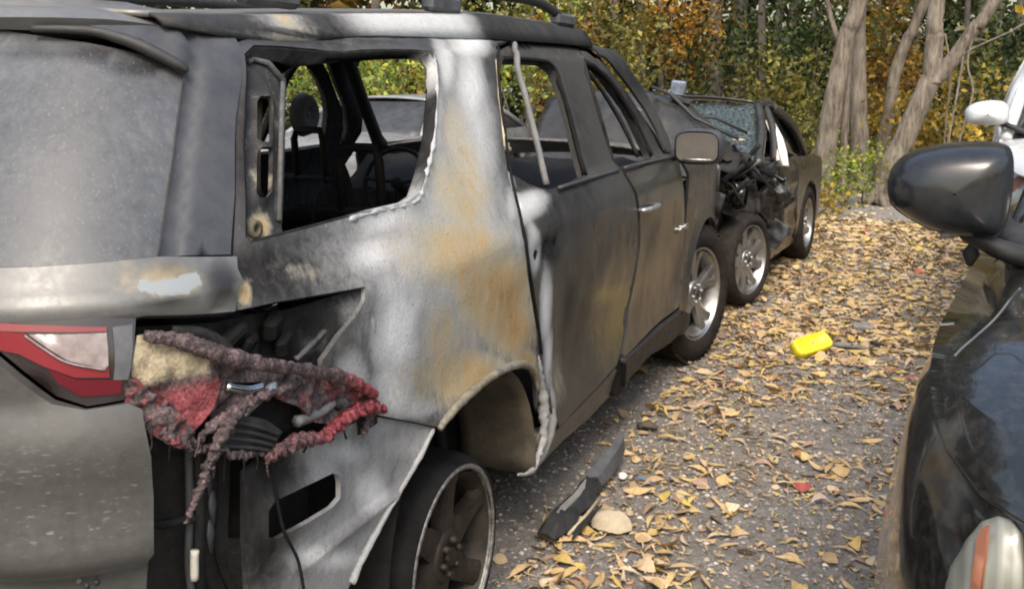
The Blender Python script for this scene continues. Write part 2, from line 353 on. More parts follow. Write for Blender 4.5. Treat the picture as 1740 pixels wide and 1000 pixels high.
class Skin:
    """A car's outer skin: u runs along the plan outline from the middle of one end round the corner and down the side, z is height."""
    def __init__(s, Wt, Rt, origin=(0, 0), axis=(0, 1), side=(1, 0), length=5.1, rise=None, corner=(.55, 2.2, .17), blend=(.45, 1.2), taper=.75):
        zz = np.linspace(.05, 2.0, 391)
        k = np.exp(-np.linspace(-2, 2, 9)**2); k /= k.sum()
        sm = lambda t: np.convolve(np.pad(np.interp(zz, *np.array(t).T), 4, mode='edge'), k, 'valid')
        s.zz, s.w, s.r = zz, sm(Wt), sm(Rt)
        L, p, q = corner
        th = np.linspace(0, 1, 4001)**1.6; t = th*L; xh = (1-(1-t/L)**p)**q
        arc = np.concatenate([[0], np.cumsum(np.hypot(np.diff(t), np.diff(xh*.95)))])
        s.ua, s.ta, s.xa, s.u1, s.L = arc, t, xh, arc[-1], L
        s.o = np.array(origin, float); s.a = np.array(axis, float); s.s = np.array(side, float); s.len = length; s.rise = rise; s.bl = blend; s.tp = taper
        s.disp = None; s.inv = None
    def base(s, u, z):
        u = np.asarray(u, float); z = np.asarray(z, float); au = np.abs(u)
        T = np.where(au < s.u1, np.interp(au, s.ua, s.ta), s.L+(au-s.u1)); X = np.where(au < s.u1, np.interp(au, s.ua, s.xa), 1.0)
        zr = z-(s.rise(T)*ss(z, 1.25, 1.6) if s.rise is not None else 0)
        W = np.interp(zr, s.zz, s.w)*X
        e = np.clip((T-(s.len-s.tp))/s.tp, 0, 1); W = W*(1-.42*e**2.6)
        y = T+np.interp(z, s.zz, s.r)*(1-ss(T, *s.bl))
        lx = W*np.sign(u+1e-9)
        return np.stack([s.o[0]+s.s[0]*lx+s.a[0]*y, s.o[1]+s.s[1]*lx+s.a[1]*y, z+0*u], -1)
    def normal(s, u, z):
        h = 4e-3; a = s.base(u+h, z)-s.base(u-h, z); b = s.base(u, z+h)-s.base(u, z-h); n = np.cross(a, b)
        n /= np.linalg.norm(n, axis=-1, keepdims=True)+1e-12
        c = s.o+s.a*s.len/2
        out = (s.base(u, z)[..., 0]-c[0])*n[..., 0]+(s.base(u, z)[..., 1]-c[1])*n[..., 1]
        return n*np.where(out < 0, -1, 1)[..., None]
    def at(s, u, z, off=0.):
        u = np.asarray(u, float); z = np.asarray(z, float); o = off
        if s.disp is not None: o = o+s.disp(np.abs(u), z)
        return s.base(u, z)+s.normal(u, z)*np.asarray(o)[..., None] if np.ndim(o) else s.base(u, z)+s.normal(u, z)*o
    def prep(s):
        U, Z = np.meshgrid(np.linspace(-.3, s.len+.2, 560), np.linspace(.12, 1.73, 200)); s.U, s.Z = U.ravel(), Z.ravel()
        P = s.base(s.U, s.Z); d = P-CAM; dep = d@FW; s.px = 870+FPX*(d@RT)/dep; s.py = CY-FPX*(d@UP)/dep
        s.ok = (dep > .2) & (((s.normal(s.U, s.Z)*d).sum(-1)) < 0)
    def pix(s, x, y):
        """where the sight line through photo point (x, y) meets the skin, as (u, z)"""
        if s.inv is None: s.prep(); s.inv = True
        D = np.where(s.ok, (s.px-x)**2+(s.py-y)**2, 1e12); i = int(np.argmin(D)); q = np.array([s.U[i], s.Z[i]])
        def pr(q):
            d = s.base(q[0], q[1])-CAM; return np.array([870+FPX*(d@RT)/(d@FW), CY-FPX*(d@UP)/(d@FW)])
        best = (D[i], q.copy())
        for _ in range(8):
            e = np.array([x, y])-pr(q); h = 1e-3
            if e@e < best[0]: best = (e@e, q.copy())
            J = np.stack([(pr(q+[h, 0])-pr(q))/h, (pr(q+[0, h])-pr(q))/h], 1)
            try: st = np.linalg.solve(J, e)
            except np.linalg.LinAlgError: break
            q = q+np.clip(st, -.05, .05)
            q[1] = np.clip(q[1], .1, 1.74)
        return best[1]
    def side_u(s, y): return s.u1+(y-s.L)
    def loop(s, pts):
        """photo points (x, y) or ('w', y, z) world side points or ('u', u, z)"""
        out = []
        for p in pts:
            if p[0] == 'w': out.append(np.array([s.side_u(p[1]), p[2]]))
            elif p[0] == 'u': out.append(np.array([p[1], p[2]]))
            else: out.append(s.pix(*p))
        return out
def cdt_patch(outline, holes, step):
    """triangulated fill of a (u, z) outline with holes"""
    o = densify(outline, step); hs = [densify(h, step) for h in holes]
    oa = np.array(o); lo, hi = oa.min(0), oa.max(0)
    gu, gz = np.meshgrid(np.arange(lo[0], hi[0], step), np.arange(lo[1], hi[1], step*.9)); gu = gu+((np.arange(gu.shape[0]) % 2)*step*.5)[:, None]
    gu, gz = gu.ravel(), gz.ravel(); k = inside(oa, gu, gz) & (distpoly(oa, gu, gz) > step*.55)
    for h in hs: k &= ~inside(np.array(h), gu, gz) & (distpoly(np.array(h), gu, gz) > step*.55)
    V = [Vector(p) for p in o]; E = [(i, (i+1) % len(o)) for i in range(len(o))]
    for h in hs:
        b = len(V); V += [Vector(p) for p in h]; E += [(b+i, b+(i+1) % len(h)) for i in range(len(h))]
    V += [Vector(p) for p in zip(gu[k], gz[k])]
    v, e, f, *_ = delaunay_2d_cdt(V, E, [], 0, 1e-6)
    v = np.array([tuple(p) for p in v]); f = np.array([t for t in f if len(t) == 3])
    c = v[f].mean(1); keep = inside(oa, c[:, 0], c[:, 1])
    for h in hs: keep &= ~inside(np.array(h), c[:, 0], c[:, 1])
    return v, f[keep]
def patch(name, skin, outline, holes=(), m='burnt', parent=None, off=0., thick=.006, step=.022, paint=None, extra=None, mirror=False, smooth=True):
    v, f = cdt_patch(outline, list(holes), step)
    u, z = v[:, 0], v[:, 1]
    o = off+(extra(u, z) if extra is not None else 0*u)
    P = skin.at(u, z, o); Q = skin.at(u, z, o-thick)
    if mirror: P = P*[-1, 1, 1]; Q = Q*[-1, 1, 1]
    n = len(v)
    ed = {}
    for t in f:
        for a, b in ((t[0], t[1]), (t[1], t[2]), (t[2], t[0])):
            if (b, a) in ed: ed.pop((b, a))
            else: ed[(a, b)] = 1
    # the rim gets its own vertices so that the skin keeps a crisp edge
    bi = sorted({a for a, b in ed} | {b for a, b in ed}); mp = {a: i for i, a in enumerate(bi)}; nb = len(bi)
    VV = np.concatenate([P, Q, P[bi], Q[bi]])
    F = [tuple(t) for t in f]+[tuple(n+i for i in t[::-1]) for t in f]+[(2*n+mp[b], 2*n+mp[a], 2*n+nb+mp[a], 2*n+nb+mp[b]) for a, b in ed]
    if np.cross(P[f[0][1]]-P[f[0][0]], P[f[0][2]]-P[f[0][0]])@skin.normal(u[f[0][0]], z[f[0][0]])*(1) < 0 and not mirror: F = [t[::-1] for t in F]
    me = bpy.data.meshes.new(name); me.from_pydata([tuple(p) for p in VV], [], F); me.polygons.foreach_set('use_smooth', [smooth]*len(F)); me.update()
    if paint is not None:
        C = np.zeros((n, 4)); paint(C, u, z); C = np.clip(C, 0, 1)
        setattr_col(me, 'burn', np.concatenate([C, C, C[bi], C[bi]]))
    return link(name, me, m, parent)
def blobber(skin, base, blobs):
    """stain map: each blob is (channel, photo x, y, half width, half height, strength[, turn])"""
    pre = []
    for b in blobs:
        ch, x, y, rx, ry, st = b[:6]; tn = math.radians(b[6]) if len(b) > 6 else 0
        c = skin.pix(x, y); e1 = skin.pix(x+rx*math.cos(tn), y+rx*math.sin(tn))-c; e2 = skin.pix(x-ry*math.sin(tn), y+ry*math.cos(tn))-c
        Mx = np.stack([e1, e2], 1)
        if abs(np.linalg.det(Mx)) < 1e-7: continue
        pre.append(('arsg'.index(ch), c, np.linalg.inv(Mx), st))
    def paint(C, u, z):
        C[:] = base
        for ch, c, iv, st in pre:
            d = np.stack([np.abs(u)-c[0], z-c[1]]); q = iv@d; r = np.hypot(q[0], q[1])
            k = 1-ss(r, .15, 1.35)
            if st >= 0: C[:, ch] = np.maximum(C[:, ch], k*st)
            else: C[:, ch] *= 1+k*st
    return paint

# ================================================================== the ground
def ticks(lo, hi, a, b, fine, coarse):
    r = list(np.arange(lo, a, coarse))+list(np.arange(a, b, fine))+list(np.arange(b, hi+.01, coarse)); return r
gx = ticks(-120, 120, -.4, 4.0, .05, 6.0); gy = ticks(-60, 180, .6, 12.0, .06, 6.0)
def gh(x, y):
    near = ss(x, -.6, 0)*(1-ss(x, 3.6, 4.2))*ss(y, .4, .9)*(1-ss(y, 11, 12.2))
    return near*(mnoise.noise((x*1.7, y*1.7, 0))*.016+mnoise.noise((x*7, y*7, 3))*.007-.012)
mb = MB(); mb.grid([[(x, y, gh(x, y)) for x in gx] for y in gy])
tag(mb.build('ground', 'ground'), kind='structure', label='dark gravelly soil strewn with fallen leaves')

# ================================================================== the burnt SUV
def rise(T): return np.interp(T, [.2, .6, 1.2, 1.9, 2.6, 3.2, 5.3], [-.035, -.03, 0., .02, .03, .03, .03])
Wt = [(.10, .86), (.2, .92), (.3, .955), (.42, .972), (.55, .975), (.7, .982), (.9, .988), (1.02, .992), (1.10, .992), (1.125, .986), (1.17, .965), (1.25, .93), (1.4, .865), (1.55, .80), (1.62, .767), (1.66, .742), (1.69, .708), (1.715, .655), (1.735, .57), (1.75, .45), (2., .2)]
Rt = [(.1, .06), (.3, -.03), (.5, -.07), (.72, -.095), (.98, -.10), (1.06, -.075), (1.18, -.085), (1.24, -.075), (1.28, -.05), (1.45, .075), (1.6, .195), (1.7, .27), (1.8, .35), (2., .5)]
SV = Skin(Wt, Rt, length=5.12, rise=rise)
ARC_R = np.array([1.245, .33]); ARC_F = np.array([4.245, .40])
def suv_disp(u, z):
    y = u-SV.u1+SV.L
    d = 0.
    for c, r in ((ARC_R, .435), (ARC_F, .415)):
        q = np.hypot(y-c[0], (z-c[1])*1.02)-r
        d = d+.016*np.exp(-(np.maximum(q, 0)/.055)**2)*(z < 1.0)
    d = d-.020*np.exp(-((z-.62)/.13)**2)*ss(y, 1.7, 2.0)*(1-ss(y, 3.5, 3.8))        # hollow along the doors
    d = d+.010*np.exp(-((z-.40)/.05)**2)*ss(y, 1.7, 2.0)*(1-ss(y, 3.5, 3.8))
    d = d-.012*np.exp(-((z-1.668-np.interp(y, [.6, 1.9, 3.2], [-.028, .022, .03]))/.006)**2)*ss(y, .5, .6)*(1-ss(y, 3.0, 3.2))   # gutter under the roof
    return d
SV.disp = suv_disp
suv = empty('burnt_suv', (0, 2.5, 0), 'burnt-out dark grey SUV with ash-white and rust-stained rear side and melted tail lamp', 'car')
X = SV.loop
# --- outlines read off the photograph
qwin = X([(412, 96), (428, 82), (560, 84), (700, 86), (728, 90), (740, 108), (742, 150), (736, 230), (724, 290), (712, 330), (690, 346), (620, 362), (540, 384), (470, 402), (425, 414), (413, 405), (410, 250)])
seam = [(846, 74), (843, 100), (847, 160), (856, 230), (866, 300), (880, 360), (889, 400), (896, 450), (905, 510), (913, 560), (917, 600)]
arch = [(912, 700), (911, 650), (905, 628), (885, 616), (850, 622), (812, 643), (775, 676), (750, 706), (737, 724)]
roofline = [('w', y, z) for y, z in ((.60, 1.685), (1.0, 1.70), (1.5, 1.718), (1.9, 1.728), (2.4, 1.735), (2.85, 1.737))]
side_out = X(roofline+[(1010, 56), (1046, 86), (1072, 118), (1096, 152), (1120, 196), (1138, 234), (1144, 258), (1134, 258), (1118, 222), (1096, 182), (1070, 146), (1044, 112), (1022, 90), (998, 76), (968, 66), (920, 62), (872, 62)]
             + seam+[(916, 640)]+arch+[(700, 716), (640, 704), (604, 712), (572, 690), (552, 648), (550, 612), (578, 572), (608, 536), (622, 510), (622, 486), (540, 500), (470, 512), (404, 526), (398, 430), (400, 250), (402, 120), (403, 72)])
BL = blobber(SV, (0, 0, .15, .0), [
    ('s', 480, 466, 150, 56, 1.), ('s', 560, 430, 70, 40, .8), ('s', 420, 250, 40, 200, .85), ('s', 560, 70, 200, 14, .75), ('s', 560, 400, 90, 24, .7, -14), ('s', 920, 60, 90, 30, .8), ('s', 1060, 130, 80, 80, .8), ('s', 600, 560, 40, 60, .5),
    ('a', 640, 44, 130, 20, .66), ('a', 790, 60, 40, 60, 1.), ('a', 800, 150, 34, 110, .95), ('a', 760, 110, 22, 70, .9), ('a', 825, 250, 30, 90, .62),
    ('a', 745, 210, 12, 130, .85, 3), ('a', 716, 330, 26, 34, .9), ('a', 660, 372, 70, 26, 1., -12), ('a', 640, 430, 58, 44, .95, -10), ('a', 690, 420, 40, 40, .8),
    ('a', 600, 640, 40, 60, .7), ('a', 680, 560, 52, 130, 1.), ('a', 672, 660, 44, 60, 1.), ('a', 710, 500, 30, 60, .8), ('a', 870, 350, 14, 50, .7), ('a', 885, 420, 10, 60, .6), ('a', 700, 690, 60, 30, .8),
    ('a', 770, 400, 170, 340, .66), ('a', 800, 250, 60, 200, .8), ('r', 785, 330, 70, 140, .5), ('r', 775, 230, 40, 110, .4), ('r', 790, 280, 40, 90, .46), ('r', 800, 430, 100, 90, .62), ('r', 850, 500, 80, 100, .78), ('r', 870, 550, 60, 80, .72), ('r', 760, 590, 50, 110, .5), ('r', 800, 640, 100, 70, .62), ('r', 890, 620, 30, 40, .8), ('r', 470, 40, 36, 12, .6), ('r', 520, 460, 50, 20, .35), ('r', 415, 500, 16, 30, .7),
    ('s', 766, 478, 11, 40, .62), ('s', 738, 610, 12, 56, .62), ('s', 855, 150, 8, 90, .3)])
def side_extra(u, z):
    # ash curl along the window edge
    d = distpoly(qwin, u, z); return .010*np.exp(-(d/.02)**2)-.003+np.array([.0035*mnoise.noise((a*7, b*7, 2))+.0012*mnoise.noise((a*24, b*24, 2)) for a, b in zip(u, z)])
side = patch('side_panel', SV, side_out, [qwin], parent=suv, step=.018, thick=.012, paint=BL, extra=side_extra)
# --- the window flange: a charred, ash-crusted return around the empty quarter window
mb = MB()
loop = densify([np.array(p) for p in qwin], .02)
A = SV.at(*np.array(loop).T, .004); B = SV.at(*np.array(loop).T, -.032)
qc = np.array(qwin).mean(0); lin = [p+(qc-p)/np.linalg.norm(qc-p)*.008 for p in loop]; Cc = SV.at(*np.array(lin).T, -.034)
mb.grid([[*map(tuple, r)] for r in (np.vstack([A, A[:1]]), np.vstack([B, B[:1]]), np.vstack([Cc, Cc[:1]]))], thick=.006)
fl = mb.build('window_flange', 'burnt', suv); me = fl.data
C = np.zeros((len(me.vertices), 4)); co = np.array([v.co for v in me.vertices]); s_ = ss(co[:, 1], 1.28, 1.42)*(1-.5*ss(co[:, 2], 1.6, 1.66)); lowbar = (1-ss(co[:, 2], 1.2, 1.4))*ss(co[:, 1], .6, .85)
C[:, 0] = np.clip(np.maximum(s_, lowbar)*.95, 0, 1); C[:, 2] = 1-C[:, 0]; setattr_col(me, 'burn', C)
# lumpy ash bead on the front and lower edge of that window
bead = [p for p in crom(X([(735, 96), (741, 130), (738, 220), (726, 285), (712, 334), (690, 349), (640, 360), (590, 374)]), 7)]
mb = MB(); mb.tube([SV.at(p[0], p[1], .002) for p in bead], [random.uniform(.003, .009) for _ in bead], 7, jit=.4)
b_ = mb.build('ash_bead', 'burnt', suv); setattr_col(b_.data, 'burn', [(.72, 0, 0, 0)]*len(b_.data.vertices))
# --- inner D-pillar stamping seen in the rear of that window, with its two slots
ip = X([(412, 92), (440, 84), (470, 100), (498, 128), (497, 240), (492, 380), (500, 404), (420, 416), (410, 404)])
slot1 = X([(441, 170), (447, 160), (464, 160), (469, 170), (468, 232), (462, 240), (447, 240), (441, 232)])
slot2 = X([(441, 256), (447, 249), (464, 249), (468, 258), (467, 322), (460, 332), (446, 333), (440, 324)])
PB = blobber(SV, (.0, .10, .62, 0), [('r', 452, 380, 26, 30, .7), ('a', 487, 330, 8, 60, .5), ('a', 489, 190, 6, 60, .4), ('r', 455, 300, 20, 30, .5)])
patch('inner_pillar', SV, ip, [slot1, slot2], parent=suv, off=-.022, thick=.012, step=.012, paint=PB, extra=lambda u, z: .014*np.exp(-(distpoly(slot1, u, z)/.012)**2)+.014*np.exp(-(distpoly(slot2, u, z)/.012)**2))
patch('slot_backing', SV, X([(432, 150), (478, 150), (478, 345), (432, 345)]), parent=suv, off=-.060, thick=.006, step=.03, m='tan')
for pts, r in ([[(420, 100), (416, 200), (417, 330), (416, 400)], .007], [[(428, 96), (436, 92), (462, 100), (490, 132)], .007], [[(489, 135), (486, 240), (484, 370)], .006]):
    mb = MB(); mb.tube([SV.at(*SV.pix(*p), -.016) for p in pts], r, 6, jit=.2); o = mb.build('pillar_bead', 'burnt', suv); setattr_col(o.data, 'burn', [(.3, .1, .4, 0)]*len(o.data.vertices))
mb = MB(); q = SV.at(*SV.pix(440, 382), -.02); mb.lathe([(0, .02), (.012, .018), (.012, .008), (.002, .007)], q, n=14); mb.build('pillar_grommet', 'tan', suv)
# --- doors
rwin = X([(866, 94), (900, 94), (934, 97), (952, 112), (964, 140), (978, 190), (994, 250), (1006, 292), (975, 307), (944, 318), (912, 306), (880, 288), (864, 266), (858, 200), (856, 130)])
sd_top = [(870, 67), (920, 67), (966, 70), (985, 76)]
dsill = [(1054, 287), (1075, 322), (1083, 360), (1083, 420), (1076, 500), (1066, 560), (1052, 606)]
seam2 = [(x+5, y) for x, y in seam]
rear_door_out = X([(851, 80)]+sd_top+[(1000, 120), (1024, 200), (1048, 270)]+dsill+[(1046, 620), (1000, 668), (948, 724), (938, 700), (930, 650), (920, 606)]+seam2[:-1][::-1])
RD = blobber(SV, (0, 0, .20, .0), [('a', 895, 350, 30, 56, 1., 60), ('a', 872, 300, 14, 46, 1.), ('a', 908, 420, 14, 60, .85), ('a', 928, 520, 13, 80, 1.), ('a', 934, 610, 12, 70, .95), ('s', 940, 260, 90, 200, .8), ('s', 985, 520, 44, 150, .5), ('r', 952, 640, 16, 70, .35), ('s', 930, 424, 34, 34, .95), ('g', 1050, 500, 60, 140, 1.), ('s', 1040, 340, 60, 40, .1),
    ('s', 980, 345, 10, 10, .1)])
HH = X([(914, 432), (946, 410), (930, 421)])
def door_extra(win):
    def f(u, z):
        d = distpoly(win, u, z); h = sum(np.exp(-((u-c[0])**2+(z-c[1])**2)/.026**2) for c in HH)
        return -.012*np.exp(-(d/.02)**2)-.02*ss(z, 1.215, 1.235)-.016*h+np.array([.004*mnoise.noise((a*5, b*6, 4))+.0012*mnoise.noise((a*17, b*17, 4)) for a, b in zip(u, z)])
    return f
rdoor = patch('rear_door', SV, rear_door_out, [rwin], parent=suv, step=.022, thick=.03, paint=RD, extra=door_extra(rwin))
fwin = X([(1004, 98), (1022, 110), (1046, 136), (1068, 166), (1086, 198), (1102, 234), (1116, 262), (1090, 272), (1060, 281), (1050, 250), (1030, 180), (1014, 130)])
front_door_out = X([(991, 80), (1000, 82), (1022, 95), (1044, 117), (1069, 150), (1095, 187), (1116, 226), (1131, 260), (1150, 263), (1158, 300), (1163, 340)]+[(1163, 400), (1160, 470), (1152, 520), (1120, 546), (1085, 580), (1059, 607)]+[(x+5, y) for x, y in dsill[::-1][1:]]+[(1030, 196), (1006, 118)])
FD = blobber(SV, (0, 0, .06, .95), [('s', 1060, 200, 90, 130, .8), ('g', 1120, 470, 60, 120, 1.), ('s', 1110, 300, 60, 26, .1)])
fdoor = patch('front_door', SV, front_door_out, [fwin], parent=suv, step=.025, thick=.03, paint=FD, extra=door_extra(fwin))
def strip(name, pts, r, m, parent, off=.0, n=6, flat=1., jit=0., per=5, skin=SV, col=None):
    P = crom([skin.pix(*p) if p[0] not in ('w', 'u') else skin.loop([p])[0] for p in pts], per)
    rs = r if not hasattr(r, '__len__') else np.interp(np.linspace(0, 1, len(P)), np.linspace(0, 1, len(r)), r)
    mb = MB(); mb.tube([skin.at(q[0], q[1], off) for q in P], rs, n, flat=flat, jit=jit); o = mb.build(name, m, parent)
    if col: setattr_col(o.data, 'burn', [col]*len(o.data.vertices))
    return o
strip('belt_moulding', [(948, 320), (1000, 304), (1050, 289)], .007, 'pillar', rdoor, .004)
strip('belt_moulding', [(1060, 286), (1100, 276), (1146, 266)], .007, 'pillar', fdoor, .004)
strip('window_divider', [(871, 66), (884, 110), (900, 170), (918, 240), (934, 312)], .012, 'ashsteel', rdoor, -.012, jit=.12)
strip('glass_channel', [(845, 96), (850, 150), (856, 200), (862, 245), (872, 252)], [.007, .012, .012, .016, .006], 'stone', rdoor, -.012, jit=.3)
strip('window_seal', [(867, 92), (930, 96), (952, 110), (964, 140), (980, 195), (1006, 292)], .010, 'soot', rdoor, -.03, jit=.2)
strip('window_seal', [(1003, 98), (1046, 134), (1086, 196), (1116, 260)], .013, 'soot', fdoor, -.03, jit=.2)
strip('window_seal', [(1010, 104), (1040, 140), (1074, 196), (1104, 258)], .010, 'char', fdoor, -.06, jit=.2)
# handle holes of the rear door, its wax drip, the front handle
for (x, y), r in (((914, 432), .020), ((946, 410), .015)):
    mb = MB(); q = SV.at(*SV.pix(x, y), .002); mb.lathe([(-.012, r*1.05), (-.011, r*.9), (-.013, .001)], q, n=16); mb.build('handle_hole', 'soot', rdoor)
mb = MB(); a = SV.at(*SV.pix(1086, 357), .02); b = SV.at(*SV.pix(1112, 348), .02); mb.tube([a-[.02, 0, 0], a, a*.6+b*.4+[.012, 0, 0], a*.3+b*.7+[.012, 0, 0], b, b-[.02, 0, 0]], [.011, .014, .013, .013, .013, .010], 10, flat=.8); mb.build('door_handle', 'dirtychrome', fdoor)
# small chrome lettering low on the front door
cu = bpy.data.curves.new('badge', 'FONT'); cu.body = 'TRAVERSE'; cu.size = .040; cu.extrude = .002; cu.space_character = 1.35
tmp = bpy.data.objects.new('badge_tmp', cu); COL.objects.link(tmp); dg = bpy.context.evaluated_depsgraph_get(); me = bpy.data.meshes.new_from_object(tmp.evaluated_get(dg)); COL.objects.unlink(tmp); bpy.data.objects.remove(tmp)
q = SV.at(*SV.pix(1149, 398), .007); me.transform(Matrix.Translation(Vector(q)) @ Matrix(((0, 0, 1, 0), (1, 0, 0, 0), (0, 1, 0, 0), (0, 0, 0, 1)))); me.name = 'badge_lettering'
link('badge_lettering', me, 'chrome', fdoor)
# white curled lower edge of the rear door at the wheel arch
strip('curled_door_edge', [(916, 606), (924, 650), (928, 700), (924, 750), (908, 790), (890, 803), (876, 804)], [.008, .014, .018, .016, .010, .006, .004], 'burnt', rdoor, -.008, jit=.45, per=9, col=(.66, .05, 0, 0))
strip('door_gap', [(x+2.5, y) for x, y in seam], .0045, 'soot', suv, .001, per=4)
strip('door_edge_flange', [(932, 612), (940, 660), (942, 710), (930, 768), (914, 796)], [.010, .02, .02, .014, .008], 'burnt', rdoor, -.012, jit=.2, per=7, col=(.5, 0, .3, 0))
# --- rocker, cladding
pl = X([(920, 740), (950, 730), (1002, 675), (1048, 626), (1054, 640), (1046, 668), (1006, 712), (960, 752), (925, 790), (912, 800)])
patch('rocker_panel', SV, pl, parent=suv, off=-.012, thick=.05, paint=blobber(SV, (.0, .25, .35, .2), []), step=.03)
pl = X([(1056, 610), (1086, 584), (1122, 551), (1152, 526), (1164, 530), (1160, 556), (1136, 580), (1100, 602), (1066, 640), (1058, 655)])
patch('sill_cladding', SV, pl, parent=suv, off=.012, thick=.05, m='plastic', step=.03)
mb = MB(); q = SV.at(*SV.pix(1050, 640), -.02); mb.box(q, (.04, .06, .16), bev=.2); mb.build('torn_clip', 'soot', suv)
# --- front fender with its wheel arch
fa = [('w', 4.245+.415*math.cos(a), .40+.415*math.sin(a)) for a in np.linspace(math.radians(196), math.radians(-16), 26)]
fender_out = SV.loop([('w', 3.70, 1.20), ('w', 4.2, 1.175), ('w', 4.7, 1.12), ('w', 4.98, 1.05), ('w', 5.06, .8), ('w', 5.05, .5), ('w', 4.8, .32)]+fa[::-1])+SV.loop([('w', 3.74, .30), ('w', 3.70, .45), ('w', 3.74, .8), ('w', 3.77, 1.08)])
patch('front_fender', SV, fender_out, parent=suv, off=0, thick=.012, step=.03, paint=blobber(SV, (0, 0, .05, .35), []))
# --- hood, cowl, roof
def crownz(y): return float(np.interp(y, [.42, .7, 1.2, 2.0, 3.06], [.012, .02, .028, .058, .046]))
mb = MB(); rows = []
for y in np.linspace(3.80, 5.0, 14):
    t = (y-3.8)/1.2; w_ = .90-.10*t**2; zc = 1.20-.05*t-.10*t**3
    rows.append([(x*w_, y-.05*x*x*t*2, zc+.05*(1-x*x)-.03*abs(x)**6) for x in np.linspace(-1, 1, 21)])
mb.grid(rows, thick=-.01); h_ = mb.build('hood', 'burnt', suv); setattr_col(h_.data, 'burn', [(.25, .2, .5, 0)]*len(h_.data.vertices))
mb = MB(); rows = []
for y in np.linspace(.42, 3.06, 34):
    zt = 1.70+float(rise(y))+crownz(y)
    dip = .07*ss(y, 2.7, 3.2)
    wd = .64
    rows.append([(x*wd, y+(.14*(1-x*x) if y > 2.6 else 0)*ss(y, 2.6, 3.06)-.12*(1-x*x)*(1-ss(y, .42, .9)), zt+.018+.022*(1-abs(x)**2.2)-dip*(1-.2*x*x)*.6+mnoise.noise((x*3, y*3, 1))*.004) for x in np.linspace(-1, 1, 25)])
mb.grid(rows, thick=-.012); rf = mb.build('roof_panel', 'roof', suv); n_ = len(rf.data.vertices)
setattr_col(rf.data, 'burn', [(0, .45 if (math.sin(i*1.7) > .2) else .1, .2, .3) for i in range(n_)])
for s in (1, -1):
    mb = MB(); rows = []
    for y in np.linspace(.42, 3.06, 34):
        u_ = SV.side_u(y); p = SV.at(u_, 1.695+float(rise(y))*1., -.004); p2 = np.array([.63, y, 1.722+float(rise(y))+crownz(y)])
        rows.append([(s*p[0], p[1], p[2]), (s*(p[0]*.75+p2[0]*.25), y, p[2]*.62+p2[2]*.38+.004), (s*(p[0]*.45+p2[0]*.55), y, p[2]*.25+p2[2]*.75+.005), (s*p2[0], y, p2[2])])
    mb.grid(rows, thick=.008*s); o = mb.build('roof_edge', 'burnt', suv); n_ = len(o.data.vertices); co = np.array([v.co for v in o.data.vertices])
    C = np.zeros((n_, 4)); C[:, 0] = .85*ss(co[:, 1], .95, 1.25)*(1-ss(co[:, 1], 1.75, 2.0))+.55*np.exp(-((co[:, 1]-.82)/.10)**2); C[:, 1] = .5*np.exp(-((co[:, 1]-.84)/.06)**2); C[:, 2] = .55; setattr_col(o.data, 'burn', C)
    # roof rail with its feet
    zr = lambda y: 1.797+float(rise(y))+.35*crownz(y)
    ys = np.linspace(.74, 2.95, 22); rail = [(s*.63, y, zr(y)+.045*float(ss(y, .74, .9)*(1-ss(y, 2.45, 2.98)))-.03*float(ss(y, 2.7, 2.95))) for y in ys]
    mb = MB(); mb.tube(rail, [.018]*22, 8, flat=1.2); ro = mb.build('roof_rail', 'plastic', suv)
    for y in (.82, 1.72, 2.86):
        mb = MB(); mb.box((s*.63, y, zr(y)-.012), (.042, .22, .055), bev=.3); mb.build('rail_foot', 'plasticmid', ro)
# --- front pillars and windscreen header (the screen is gone)
for s in (1, -1):
    mb = MB(); mb.tube([(s*.60, 3.02, 1.745), (s*.66, 3.2, 1.66), (s*.74, 3.45, 1.46), (s*.82, 3.72, 1.24), (s*.85, 3.85, 1.17)], [.035, .035, .035, .04, .045], 8); mb.build('front_pillar', 'char', suv)
mb = MB(); mb.tube([(-.6, 3.1, 1.74), (-.3, 3.2, 1.755), (0, 3.24, 1.76), (.3, 3.2, 1.755), (.6, 3.1, 1.74)], .03, 8); mb.build('windscreen_header', 'char', suv)
# --- tailgate: stained glass, corner trim, painted bands, lamp
gl_r = X([(306, 128), (300, 180), (290, 260), (277, 350), (264, 434)]); zb = gl_r[-1][1]; gl_w = [p+[.018, 0] for p in gl_r]; gl_w[0] = gl_w[0]+[0, .02]
gl = [np.array([0., 1.69]), np.array([.35, 1.685]), SV.pix(10, 50), SV.pix(150, 70), SV.pix(200, 80), SV.pix(268, 98)]+gl_w+[np.array([gl_r[-1][0]*.5, zb-.0]), np.array([0., zb])]
def mirrored(half): return half+[np.array([-p[0], p[1]]) for p in half[::-1] if abs(p[0]) > 1e-6]
GB = blobber(SV, (0, 0, 0, 0), [('s', 200, 100, 130, 24, 1., 12), ('s', 60, 84, 120, 14, .7), ('s', 230, 120, 60, 18, .8)])  # dark top band: soot, with the spoiler overhang's shade painted into it
tg = patch('tailgate', SV, mirrored(SV.loop([('u', 0, .45), ('u', .5, .46), ('u', .80, .50)])+X([(246, 1000), (250, 920), (252, 830), (246, 760), (234, 690), (214, 680), (150, 692), (100, 672), (48, 632), (0, 592)])+SV.loop([('u', .45, 1.164), ('u', 0, 1.164)])), m='hatchlow', parent=suv, step=.025, thick=.02,
    paint=blobber(SV, (0, 0, .05, .10), [('g', 130, 810, 150, 60, .75), ('g', 110, 880, 150, 30, .9), ('s', 100, 980, 200, 50, .4)]), extra=lambda u, z: .038*ss(z, .765, .80)-.016*np.exp(-((z-.90)/.08)**2)+.012*(1-ss(z, .97, 1.08)))
patch('rear_window', SV, mirrored(gl), m='dustglass', parent=tg, off=-.004, thick=.006, step=.03, paint=GB)
